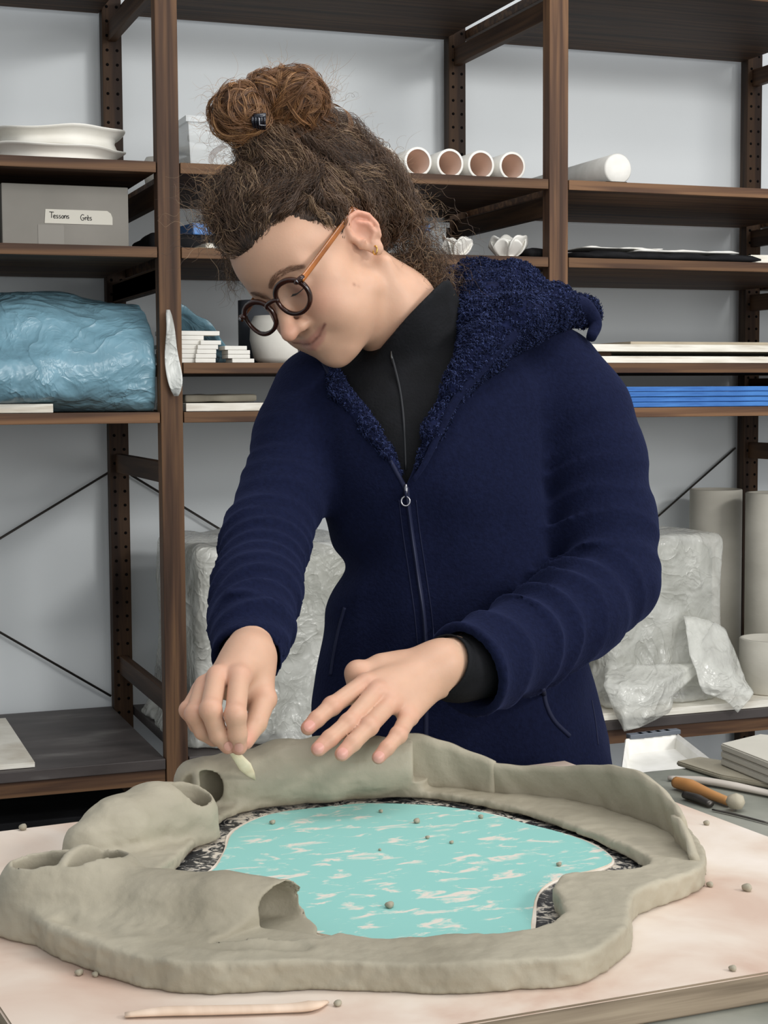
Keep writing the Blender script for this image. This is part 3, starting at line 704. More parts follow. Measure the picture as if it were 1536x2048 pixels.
# corners of the board in the table plane
fr = lambda a, b: None
def lineint(p, q, r, s):
    p, q, r, s = [np.array(v[:2]) for v in (p, q, r, s)]
    A = np.stack([q-p, -(s-r)], 1); t = np.linalg.solve(A, r-p); return p+(q-p)*t[0]
bk0, bk1 = T_(0, 1662), T_(208, 1636)
ft0, ft1 = T_(943, 2045), T_(1536, 1945)
rt0, rt1 = T_(1383, 1615), T_(1536, 1672)
lf0 = T_(0, 2020); dr = (rt1-rt0); lf1 = T_(22, 2048)
cBR = lineint(bk0, bk1, rt0, rt1); cFR = lineint(ft0, ft1, rt0, rt1)
# keep the board rectangular-ish: left side runs parallel to the right one through the visible left corner
cBL = lineint(bk0, bk1, lf0, lf0+dr); cFL = lineint(ft0, ft1, lf0, lf0+dr)

m_board = tex_mat('dusty_plaster_board', [s2l(188, 156, 138), s2l(205, 184, 168), s2l(216, 202, 188), s2l(226, 216, 206)], 5, .7, .25, detail=12, pos=[.28, .42, .55, .75], bump=.12, bscale=35, distort=1.2)
m_edge = tex_mat('plywood_edge', [s2l(100, 88, 74), s2l(138, 124, 106), s2l(160, 146, 126)], 5, .8, .2, (1, 1, 26), bump=.2, bscale=8)
def slab(name, P2, z0, z1, mt, me_, lb, cat, bev=.0015):
    bm = bmesh.new(); c = np.mean(P2, 0)
    vs = [bm.verts.new((p[0]-c[0], p[1]-c[1], 0)) for p in P2]; f = bm.faces.new(vs)
    if f.normal.z < 0: f.normal_flip()
    r = bmesh.ops.extrude_face_region(bm, geom=[f]); 
    for v in r['geom']:
        if isinstance(v, bmesh.types.BMVert): v.co.z += z1-z0
    bmesh.ops.recalc_face_normals(bm, faces=bm.faces)
    if bev: bmesh.ops.bevel(bm, geom=bm.edges[:], offset=bev, segments=2, affect='EDGES')
    bmesh.ops.recalc_face_normals(bm, faces=bm.faces)
    me = bpy.data.meshes.new(name); bm.to_mesh(me); bm.free()
    me.materials.append(mt); me.materials.append(me_)
    for p in me.polygons: p.material_index = 0 if p.normal.z > .8 else 1
    o = bpy.data.objects.new(name, me); COL.objects.link(o); o.location = (c[0], c[1], z0)
    if lb: tag(o, lb, cat)
    return o
slab('plaster_board', [cFL, cFR, cBR, cBL], TZ-BT, TZ, m_board, m_edge, 'large pinkish-white dusty board on the table under the clay ring', 'board')
# table: steel-grey top, legs
tx0, tx1 = cBL[0]-.28, cFR[0]+.5
dirx = (cFR-cFL)/np.linalg.norm(cFR-cFL); 
tb0, tb1 = onz(1303, 1541, TZ-BT), onz(1470, 1526, TZ-BT)
back_u = np.array((tb1-tb0)[:2]); back_u /= np.linalg.norm(back_u); nrm = np.array([back_u[1], -back_u[0]])
o0 = np.array(tb0[:2]); 
pL = T_(4, 1700)
P2 = [cBL+np.array([.012, -.02]), cBR+np.array([-.0, -.008]), o0, o0+back_u*.75, o0+back_u*.75+nrm*1.15, cFL+nrm*.22-back_u*.06]
T = empty('work_table', (float(cBR[0]), float(cBR[1])-.3, 0), 'grey work table carrying the board and the tools', 'table')
top = slab('table_top', P2, TZ-BT-.04, TZ-BT-.0005, m_table, m_table, None, None); 
top.parent = T; top.location = Vector(top.location)-T.location
for p in (P2[0]+np.array([.1, -.1]), P2[2]+np.array([-.02, -.12]), P2[3]+np.array([-.1, -.1]), P2[4]+np.array([-.1, .1]), P2[5]+np.array([.1, .12])):
    box('leg', (p[0], p[1], (TZ-BT-.04)/2), (.05, .05, TZ-BT-.04), m_grey, T, bev=.003)

# ------------------------------------------------------------------ sheets lying on the board inside the ring
H0 = .020   # thickness of the clay ring slab
def onto(pts, h): return [tuple(onz(a, b, TZ+(h if h is not None else float(np.interp(b, [1640, 1770], [.012, .023]))))[:2]) for a, b in pts]
turq = onto([(330, 1772), (420, 1748), (450, 1705), (470, 1665), (540, 1632), (640, 1618), (730, 1610), (830, 1612), (900, 1618), (985, 1632), (1050, 1650), (1120, 1668), (1180, 1690), (1225, 1722), (1190, 1742), (1120, 1758), (1075, 1790), (1062, 1850), (1050, 1880), (900, 1885), (700, 1880), (560, 1850), (430, 1800)], .002)
m_turq = new_mat('turquoise_sheet', s2l(150, 205, 196), .6, .3); nt, N, L = nodes(m_turq); b = N['Principled BSDF']
tc = N.new('ShaderNodeTexCoord'); mp = N.new('ShaderNodeMapping'); mp.inputs['Scale'].default_value = (1, 2.2, 1); mp.inputs['Rotation'].default_value = (0, 0, .5); L.new(tc.outputs['Object'], mp.inputs[0])
nz = N.new('ShaderNodeTexNoise'); nz.inputs['Scale'].default_value = 30; nz.inputs['Detail'].default_value = 9; nz.inputs['Roughness'].default_value = .62; nz.inputs['Distortion'].default_value = .7; L.new(mp.outputs[0], nz.inputs[0])
cr = N.new('ShaderNodeValToRGB'); L.new(nz.outputs[0], cr.inputs[0]); e = cr.color_ramp.elements
e[0].position = .545; e[0].color = (*s2l(140, 196, 188), 1); e[1].position = .62; e[1].color = (*s2l(216, 208, 196), 1)
e2 = cr.color_ramp.elements.new(.575); e2.color = (*s2l(170, 204, 194), 1)
L.new(cr.outputs[0], b.inputs['Base Color'])
blk = onto([(300, 1800), (335, 1745), (400, 1690), (440, 1640), (560, 1600), (700, 1585), (830, 1582), (960, 1600), (1080, 1632), (1200, 1672), (1330, 1735), (1290, 1765), (1150, 1780), (1130, 1830), (1100, 1870), (1060, 1895), (700, 1892), (500, 1850)], .001)
m_blk = new_mat('black_film_with_plaster', (.02, .02, .02), .35, .5); nt, N, L = nodes(m_blk); b = N['Principled BSDF']
tc = N.new('ShaderNodeTexCoord'); nz = N.new('ShaderNodeTexNoise'); nz.inputs['Scale'].default_value = 55; nz.inputs['Detail'].default_value = 9; nz.inputs['Roughness'].default_value = .7; nz.inputs['Distortion'].default_value = 2.5; L.new(tc.outputs['Object'], nz.inputs[0])
n2 = N.new('ShaderNodeTexNoise'); n2.inputs['Scale'].default_value = 13; n2.inputs['Detail'].default_value = 3; L.new(tc.outputs['Object'], n2.inputs[0])
ad = N.new('ShaderNodeMath'); ad.operation = 'MULTIPLY_ADD'; L.new(n2.outputs[0], ad.inputs[0]); ad.inputs[1].default_value = .55; L.new(nz.outputs[0], ad.inputs[2])
cr = N.new('ShaderNodeValToRGB'); L.new(ad.outputs[0], cr.inputs[0]); e = cr.color_ramp.elements
e[0].position = .74; e[0].color = (*s2l(36, 38, 42), 1); e[1].position = .83; e[1].color = (*s2l(222, 212, 196), 1); e2 = e.new(.79); e2.color = (*s2l(120, 120, 118), 1)
L.new(cr.outputs[0], b.inputs['Base Color'])
bp = N.new('ShaderNodeBump'); bp.inputs['Strength'].default_value = .6; bp.inputs['Distance'].default_value = .003; L.new(nz.outputs[0], bp.inputs['Height']); L.new(bp.outputs[0], b.inputs['Normal'])
slab('black_film', blk, TZ+.0004, TZ+.0014, m_blk, m_blk, 'crinkled black film with plaster smears showing between ring and turquoise sheet', 'film', 0)
m_rim = tex_mat('plaster_rim', [s2l(214, 200, 182), s2l(236, 228, 216)], 25, .8, .2, bump=.3)
ct = np.mean(turq, 0)
rim = [tuple(ct+(np.array(p)-ct)*(1.022+.012*math.sin(i*2.3))) for i, p in enumerate(turq)]
rim = [tuple(p) for p in crom(rim+[rim[0]], 4)[:-1]]; turq2 = [tuple(p) for p in crom(list(turq)+[turq[0]], 4)[:-1]]
slab('plaster_skin', rim, TZ+.0015, TZ+.0024, m_rim, m_rim, 'thin cracked plaster skin framing the turquoise sheet', 'plaster', 0)
slab('turquoise_sheet', turq2, TZ+.0025, TZ+.0037, m_turq, m_rim, 'turquoise sheet with white plaster smears inside the clay ring', 'sheet', 0)

# ------------------------------------------------------------------ the clay sculpture
outer = onto([(40, 1795), (75, 1840), (150, 1875), (300, 1915), (400, 1925), (520, 1922), (640, 1918), (760, 1922), (900, 1925), (1050, 1916), (1150, 1910), (1210, 1885), (1252, 1852), (1262, 1825), (1263, 1795), (1285, 1772), (1340, 1755), (1400, 1735), (1414, 1712), (1405, 1680), (1370, 1645), (1300, 1610), (1210, 1590), (1080, 1566), (960, 1556), (830, 1552), (700, 1568), (560, 1580), (440, 1592), (360, 1615), (290, 1640), (200, 1680), (110, 1720), (55, 1755)], None)
inner = onto([(560, 1800), (640, 1848), (760, 1868), (900, 1865), (1010, 1860), (1065, 1850), (1105, 1832), (1124, 1815), (1120, 1790), (1108, 1770), (1125, 1752), (1190, 1740), (1260, 1733), (1298, 1722), (1285, 1705), (1230, 1680), (1150, 1650), (1050, 1618), (960, 1598), (830, 1580), (700, 1580), (560, 1594), (455, 1622), (400, 1670), (350, 1715), (300, 1750), (360, 1785), (450, 1790)], None)
outer = [tuple(p) for p in crom(list(outer)+[outer[0]], 3)[:-1]]; inner = [tuple(p) for p in crom(list(inner)+[inner[0]], 3)[:-1]]
def G3(px, py, h): return onz(px, py, TZ+h)      # point at height h above the board
# hollow walls: (px,py at its centre height), height of centre, radius
def tubeline(spec): return [G3(a, b, h) for a, b, h, r in spec], [r for *_, r in spec]
tA = tubeline([(395, 1568, .030, .024), (470, 1562, .030, .026), (560, 1545, .034, .029), (650, 1540, .034, .029), (740, 1536, .033, .027), (806, 1532, .033, .027)])      # back-left hollow wall
tB = tubeline([(180, 1690, .022, .024), (240, 1660, .028, .031), (310, 1636, .029, .033), (360, 1622, .028, .029)])                            # left pillow
tC = tubeline([(95, 1790, .024, .030), (200, 1806, .020, .032), (330, 1824, .018, .034), (450, 1826, .021, .034), (560, 1826, .022, .030)])       # front-left arm
def squash(P, pts, rad, kz):
    Q = P.copy(); Q[:, 2] = (P[:, 2]-TZ)/kz
    pp = [np.array([p[0], p[1], (p[2]-TZ)/kz]) for p in pts]; return chain(Q, pp, rad, .01)*min(1, kz)
def clay(P):
    X, Y = P[:, 0], P[:, 1]; z = P[:, 2]-TZ
    wob = .0016*vnoise(P, 19)+.0007*vnoise(P, 90, 3.)+.0004*vnoise(P, 260, 6.)
    d2 = np.maximum(polysdf(X, Y, outer), -polysdf(X, Y, inner))+wob
    H = np.interp(P @ CF.astype(np.float32)-float(CAM @ CF), [1.27, 1.47], [.023, .012])+.0015*vnoise(P*np.array([1, 1, 0], np.float32), 14)
    dz = z-H; ring = np.where((d2 > -.004) & (dz > -.004), np.hypot(np.maximum(d2+.004, 0), np.maximum(dz+.004, 0))-.004, np.maximum(d2, dz))
    a = squash(P, tA[0], tA[1], 1.1); b = squash(P, tB[0], tB[1], .92); c = squash(P, tC[0], tC[1], .86)
    # tall pocket at the far left
    pk = [G3(80, 1725, .05), G3(150, 1730, .048), G3(200, 1737, .042)]
    e = None
    for p in pk:
        q = cone(P, [p[0], p[1], TZ-.01], [p[0], p[1], TZ+.026], .040, .034); e = q if e is None else smin(e, q, .015)
    # pocket between back tube and pillow
    p2 = G3(382, 1590, .045)
    e2 = cone(P, [p2[0], p2[1], TZ], [p2[0], p2[1], p2[2]-.022], .026, .024)
    d = smin(ring, a, .012); d = smin(d, b, .012); d = smin(d, c, .022); d = smin(d, e, .016); d = smin(d, e2, .012)
    rg_ = chain(P, [G3(130, 1850, .02), G3(230, 1850, .03), G3(300, 1838, .034), G3(360, 1868, .028), G3(450, 1895, .022), G3(600, 1905, .018)], [0]*6)
    d = d+.0028*np.exp(-(rg_/.012)**2)-.0016*np.exp(-((rg_-.012)/.006)**2)+wob*.9+.0012*np.abs(vnoise(P*np.array([1, 1, 2.5], np.float32), 45, 5.))
    # hollows
    th = .0065
    hc = squash(P, tC[0][3:]+[G3(660, 1830, .024)], [r-th for r in tC[1][3:]]+[.030], .86); hc = smax(hc, -(z-.012), .003)
    pe = None
    for p in pk:
        q = cone(P, [p[0], p[1], TZ+.012], [p[0], p[1], TZ+.08], .019, .022); pe = q if pe is None else smin(pe, q, .01)
    septum = np.abs((P-pk[1].astype(np.float32)) @ (_r0.astype(np.float32)*.9+_f0.astype(np.float32)*-.3))-.0035
    pe = smax(pe, -septum, .003)
    q2 = smin(cone(P, [p2[0], p2[1], TZ+.014], [p2[0], p2[1], TZ+.08], .0165, .02), cone(P, G3(392, 1580, .03), G3(440, 1566, .03), .017, .016), .01)
    septum2 = np.abs((P-G3(402, 1585, .03).astype(np.float32)) @ (_r0.astype(np.float32)*.92+_f0.astype(np.float32)*.39))-.0032
    q2 = smax(q2, -septum2, .003)
    ha = cone(P, G3(780, 1536, .033), G3(850, 1536, .033), .0, .0)+1
    d = smax(d, -hc, .003); d = smax(d, -pe, .003); d = smax(d, -q2, .003)
    # clean cut ends of the arms
    n1 = (_r0*.80-_f0*.60).astype(np.float32)
    cut = (P-G3(575, 1830, .02).astype(np.float32)) @ n1+.003*vnoise(P, 60)
    cutA = (P-G3(826, 1540, .03).astype(np.float32)) @ _r0.astype(np.float32)
    arm = smax(squash(P, tC[0], [r+.02 for r in tC[1]], .86), -(z-H0-.001), .002)
    d = np.where((arm < .01) & (cut > -.004) & (cut < .08) & (z > H0), smax(d, cut, .002), d)
    d = np.where((cutA > -.004) & (cutA < .05) & (z > H0+.001) & (P @ _f0.astype(np.float32) > 1.35), smax(d, cutA, .002), d)
    inb = polysdf(X, Y, blk) < .004
    return smax(d, np.where(inb, .0042-z, -z), .001)*.85
oo = np.array(outer)
V, F = sdfmesh(clay, [oo[:, 0].min()-.03, oo[:, 1].min()-.03, TZ-.004], [oo[:, 0].max()+.03, oo[:, 1].max()+.03, TZ+.085], .0019)
V = smoothmesh(V, F, 1, .5); V[:, 2] = np.maximum(V[:, 2], TZ+.0001)
SC = empty('clay_sculpture', (float(oo[:, 0].mean()), float(oo[:, 1].mean()), TZ), 'grey clay ring sculpture with hollow walls around the turquoise sheet', 'sculpture')
mesh('clay_ring', V, F, m_clay, SC)
# thin upright wall slabs, base (px,py) on the ring top, top edge row py
def wallslab(spec, th, seed, lean=0.):
    P = []; 
    for px, pb, pt in spec:
        b0 = onz(px, pb, TZ+.012); dpt = (b0-CAM) @ CF; t0 = CAM+ray(px, pt)*dpt
        P.append((b0[0], b0[1], t0[2]))
    P = crom(P, 6); n = len(P); nz_ = 7; V = []
    xy = P[:, :2]; T2 = np.gradient(xy, axis=0); T2 /= np.linalg.norm(T2, axis=1)[:, None]; N2 = np.stack([-T2[:, 1], T2[:, 0]], 1)
    for s in (-1, 1):
        for i in range(n):
            for j in range(nz_):
                t = j/(nz_-1); z = TZ+.007+(P[i, 2]-TZ-.007)*t+(.0005*math.sin(i*.9+seed)*t)
                w_ = th*.5*(1 if j < nz_-1 else .62)+.0006*math.sin(i*.9+j)
                V.append((xy[i, 0]+N2[i, 0]*(s*w_+lean*t), xy[i, 1]+N2[i, 1]*(s*w_+lean*t), z))
    F = []; o_ = n*nz_
    for i in range(n-1):
        for j in range(nz_-1):
            a = i*nz_+j; F.append([a, a+nz_, a+nz_+1, a+1]); F.append([o_+a, o_+a+1, o_+a+nz_+1, o_+a+nz_])
        a = i*nz_+nz_-1; F.append([a, a+nz_, o_+a+nz_, o_+a]); a = i*nz_; F.append([a, o_+a, o_+a+nz_, a+nz_])
    for i in (0, n-1):
        for j in range(nz_-1):
            a = i*nz_+j; f = [a, a+1, o_+a+1, o_+a]; F.append(f if i == 0 else f[::-1])
    bm = bmesh.new(); bv = [bm.verts.new(v) for v in V]
    for f in F: bm.faces.new([bv[k] for k in f])
    bmesh.ops.recalc_face_normals(bm, faces=bm.faces); V2 = [tuple(v.co) for v in bm.verts]; bm.verts.index_update(); F2 = [[v.index for v in f.verts] for f in bm.faces]; bm.free()
    return V2, F2
V, F = wallslab([(792, 1569, 1466), (830, 1570, 1465), (880, 1572, 1478), (930, 1575, 1497), (990, 1582, 1522)], .007, 1); mesh('wall_slab', V, F, m_clay, SC)
V, F = wallslab([(974, 1578, 1518), (1010, 1582, 1526), (1060, 1586, 1529), (1130, 1596, 1530), (1200, 1612, 1527), (1240, 1624, 1530), (1290, 1640, 1544), (1330, 1655, 1575), (1356, 1674, 1605), (1372, 1692, 1628)], .0075, 2, -.004); mesh('wall_slab', V, F, m_clay, SC)
V, F = wallslab([(1364, 1686, 1628), (1378, 1704, 1640), (1392, 1722, 1668), (1404, 1738, 1708)], .008, 3, -.008); mesh('wall_slab', V, F, m_clay, SC)
# crumbs
def crumb(px, py, r, lb, onb=True, h=0., grp='clay crumbs scattered on the board'):
    q = onz(px, py, TZ+h+r*.5); s = random.random()*9
    V = []; F = []
    bm = bmesh.new(); bmesh.ops.create_icosphere(bm, subdivisions=2, radius=r)
    for v in bm.verts: v.co *= 1+.22*math.sin(v.co.x/r*3+s)*math.cos(v.co.y/r*2.3+s); v.co.z *= .8
    V = [tuple(v.co+Vector(q)+Vector((0, 0, .2*r))) for v in bm.verts]; bm.verts.index_update(); F = [[v.index for v in f.verts] for f in bm.faces]; bm.free()
    o = mesh('clay_crumb', V, F, m_clay); tag(o, lb, 'crumb', grp)
for px, py, r, lb in ((545, 1645, .0028, 'clay crumb on the turquoise sheet near its upper left edge, below the knife'), (833, 1643, .0032, 'round clay crumb near the top middle of the turquoise sheet'), (962, 1634, .0026, 'clay crumb near the top edge of the turquoise sheet, right of the middle'), (779, 1811, .0036, 'largest clay crumb, alone low in the middle of the turquoise sheet'), (903, 1685, .002, 'very small clay crumb right of centre on the turquoise sheet'), (855, 1675, .002, 'very small clay crumb just below the round one at the top middle'), (1118, 1729, .0024, 'clay crumb at the right end of the turquoise sheet'), (762, 1623, .0022, 'small clay crumb at the very top edge of the turquoise sheet'), (760, 1700, .0015, 'tiniest clay crumb in the centre of the turquoise sheet')):
    crumb(px, py, r, lb, h=.0037, grp='clay crumbs on the turquoise sheet')
for px, py, r, lb in ((1494, 1777, .0042, 'largest clay crumb on the board, near the right edge of the picture'), (1413, 1647, .003, 'clay crumb on the board corner below the brown tool'), (1465, 1938, .0028, 'clay crumb at the lower right of the board near its front edge'), (158, 1946, .003, 'left one of two clay crumbs below the left end of the ring'), (190, 1950, .0025, 'right one of two clay crumbs below the left end of the ring'), (675, 2008, .0028, 'clay crumb at the tip of the long wooden modelling tool'), (957, 1978, .0022, 'tiny clay crumb touching the front side of the ring, right one'), (780, 1980, .0022, 'tiny clay crumb touching the front side of the ring, left one'), (1420, 1770, .003, 'clay crumb beside the right end of the ring'), (45, 1656, .004, 'clay crumb on the back left edge of the board')):
    crumb(px, py, r, lb)
# ------------------------------------------------------------------ tools and things on the table
m_tool = tex_mat('pale_worn_wood', [s2l(196, 172, 150), s2l(222, 200, 180)], 6, .6, .3, (8, 1, 1))
m_toolw = tex_mat('whitened_wood', [s2l(176, 168, 158), s2l(206, 198, 188)], 8, .7, .3)
m_brown = tex_mat('varnished_beech', [s2l(168, 116, 66), s2l(196, 144, 90)], 9, .45, .4)
def bar(name, pts, rads, mat, lb, cat, h=0., base=None, flat=.6, parent=None):
    base = TZ if base is None else base
    P = [onz(a, b, base) for a, b in pts]; P = crom([(p[0], p[1], base+r*flat+.0004) for p, r in zip(P, rads)], 6); R = np.interp(np.linspace(0, len(rads)-1, len(P)), range(len(rads)), rads)
    P = P.copy(); P[:, 2] = base+R*flat+.0006
    # flat: vertical squash
    V, F = tubevf(P, R, 12); V = np.array(V); 
    for i in range(len(P)): V[i*12:(i+1)*12, 2] = P[i, 2]+(V[i*12:(i+1)*12, 2]-P[i, 2])*flat
    o = mesh(name, V, F, mat, parent)
    if lb: tag(o, lb, cat)
    return o
bar('wooden_modelling_tool', [(250, 2036), (330, 2032), (430, 2030), (560, 2026), (620, 2022), (654, 2008)], [.003, .0055, .0055, .005, .006, .002], m_tool, 'long pale wooden modelling tool at the front of the board', 'tool', flat=.5)
tb = TZ-BT
bar('wooden_stick', [(1337, 1561), (1400, 1568), (1470, 1580), (1560, 1598)], [.004, .0065, .0065, .005], m_toolw, 'long whitish stick tool on the grey table at right', 'tool', base=tb, flat=.6)
T = empty('ball_tool', tuple(onz(1400, 1600, tb)), 'brown wooden handled tool with a clay-covered ball end', 'tool')
bar('handle', [(1352, 1577), (1380, 1586), (1420, 1600), (1460, 1614)], [.007, .008, .006, .005], m_brown, None, None, base=tb, flat=.9, parent=T)
q = onz(1472, 1621, tb); V, F = lathevf([(.001, 0), (.007, .002), (.010, .008), (.008, .014), (.001, .017)], (q[0], q[1], tb+.001), n=18, wob=lambda t, h: .08*math.sin(3*t)); mesh('ball_end', V, F, m_clay, T)
bar('metal_loop_tool', [(1370, 1598), (1395, 1606), (1422, 1616)], [.005, .0055, .004], m_steel, 'short metal-ended trimming tool lying below the brown handle', 'tool', base=tb, flat=.8)
bar('metal_rod', [(1425, 1622), (1470, 1632), (1540, 1650)], [.0015, .0018, .0015], m_steel, 'thin dark metal rod on the table by the board edge', 'rod', base=tb)
g2 = [onz(a, b, tb)[:2] for a, b in ((1352, 1532), (1400, 1523), (1550, 1548), (1550, 1580), (1440, 1560))]
slab('clay_slab', g2, tb+.0005, tb+.006, m_clay, m_clay, 'thin flat grey clay slab on the table behind the sticks', 'slab')
g3 = [onz(a, b, tb+.03)[:2] for a, b in ((1441, 1489), (1520, 1470), (1700, 1490), (1700, 1590))]
for k in range(3):
    s_ = slab('board_offcut', g3, tb+.0065+k*.0085, tb+.0145+k*.0085, m_clayp, m_clayp, 'grey-white board, %s of three stacked at the right table corner' % ('bottom', 'middle', 'top')[k], 'board'); s_['group'] = 'stacked grey-white boards'
# white tray on a dark trolley just behind the table
trz = TZ-BT-.02
tc_ = [onz(a, b, trz) for a, b in ((1238, 1562), (1445, 1538), (1355, 1468), (1250, 1480))]
T = empty('plastic_tray', tuple(np.mean(tc_, 0)), 'shallow white plastic tray behind the table, right of the jacket', 'tray')
cc = np.mean(tc_, 0)
def ringp(f, z): return [(cc[0]+(p[0]-cc[0])*f, cc[1]+(p[1]-cc[1])*f, z) for p in tc_]
V = []; 
for f, z in ((.93, trz-.022), (1, trz), (.97, trz+.002), (.9, trz-.003), (.86, trz-.016), (.5, trz-.017)): V += ringp(f, z)
F = []
for i in range(5):
    for k in range(4): F.append([i*4+k, i*4+(k+1) % 4, (i+1)*4+(k+1) % 4, (i+1)*4+k])
F += [[20, 21, 22, 23], [3, 2, 1, 0]]
mesh('tray_body', V, F, m_plast, T, False)
for k in range(5):
    a = np.array(tc_[3])+(np.array(tc_[2])-np.array(tc_[3]))*(.2+.17*k); box('rim_clip', (a[0], a[1], trz+.004), (.022, .012, .006), m_grey, T, bev=.001)
T2 = empty('trolley', (cc[0], cc[1], 0), 'dark low trolley under the white tray', 'trolley')
tf, tn = ringp(1.02, 0), None
V = [(p[0], p[1], trz-.045) for p in ringp(.96, 0)]+[(p[0], p[1], trz-.0225) for p in ringp(.96, 0)]
mesh('trolley_top', V, [[3, 2, 1, 0], [4, 5, 6, 7]]+[[k, (k+1) % 4, (k+1) % 4+4, k+4] for k in range(4)], m_hole, T2, False)
for p in ringp(.8, 0): box('leg', (p[0], p[1], (trz-.045)/2), (.03, .03, trz-.045), m_hole, T2)
# dark crate on the floor at left
o = box('dark_crate', (XL-BAY/2, YF+.3, .245), (.72, .45, .47), m_black, bev=.004); tag(o, 'black crate on the floor under the dusty low shelf', 'crate')
# ------------------------------------------------------------------ the woman
HR = np.array([[.599, -.596, -.535], [.25, .774, -.582], [.761, .214, .612]]); _u, _sv, _vt = np.linalg.svd(HR); HR = _u @ _vt
HS = .96; HO = K(550, 590, 1.80)
def h2c(M): return HO+HS*(np.asarray(M, float) @ HR.T)
def c2h(P): return ((np.asarray(P, float)-HO) @ HR)/HS
def attr_mat(name, rough=.5, spec=.4, sss=0., sssr=(1, .35, .2), bump=0., bscale=200., mul=None, **kw):
    m = new_mat(name, (1, 1, 1), rough, spec, **kw); nt, N, L = nodes(m); b = N['Principled BSDF']
    at = N.new('ShaderNodeAttribute'); at.attribute_name = 'tone'; L.new(at.outputs[0], b.inputs['Base Color'])
    if sss: b.inputs['Subsurface Weight'].default_value = sss; b.inputs['Subsurface Radius'].default_value = sssr; b.inputs['Subsurface Scale'].default_value = .006
    if bump:
        tc = N.new('ShaderNodeTexCoord'); nz = N.new('ShaderNodeTexNoise'); nz.inputs['Scale'].default_value = bscale; nz.inputs['Detail'].default_value = 3; L.new(tc.outputs['Object'], nz.inputs[0])
        bp = N.new('ShaderNodeBump'); bp.inputs['Strength'].default_value = bump; bp.inputs['Distance'].default_value = .001; L.new(nz.outputs[0], bp.inputs['Height']); L.new(bp.outputs[0], b.inputs['Normal'])
    return m
m_skin = attr_mat('skin', .48, .35, .18, bump=.12, bscale=350.)
m_hair = attr_mat('brown_hair', .42, .55)
m_navy = tex_mat('navy_fleece', [s2l(15, 19, 40), s2l(19, 24, 48)], 200, .95, .08, bump=.6, bscale=300, bdist=.0016, detail=3)
m_navy.node_tree.nodes['Principled BSDF'].inputs['Sheen Weight'].default_value = .08
m_navy.node_tree.nodes['Principled BSDF'].inputs['Sheen Roughness'].default_value = .5
m_navy.node_tree.nodes['Principled BSDF'].inputs['Sheen Tint'].default_value = (.25, .32, .8, 1)
m_pile = attr_mat('navy_pile', .9, .15)
m_knit = tex_mat('black_jersey', [s2l(9, 10, 13), s2l(17, 18, 22)], 50, .8, .2, bump=.3, bscale=300)
m_band = new_mat('navy_binding', s2l(18, 24, 52), .7, .3)
m_metal = new_mat('zip_metal', s2l(150, 150, 155), .3, .5, 1.)
m_gold = new_mat('gold', s2l(220, 170, 90), .25, .5, 1.)
m_rimg = tex_mat('tortoise_dark', [s2l(28, 14, 12), s2l(62, 30, 20)], 60, .15, .6)
m_temple = tex_mat('tortoise_amber', [s2l(70, 34, 18), s2l(176, 104, 40)], 14, .15, .6, (1, 1, 1))
m_lens = new_mat('lens_glass', (.1, .11, .11), .02, .5, 0., Alpha=.10)
m_nail = new_mat('nail', s2l(210, 152, 138), .3, .5)

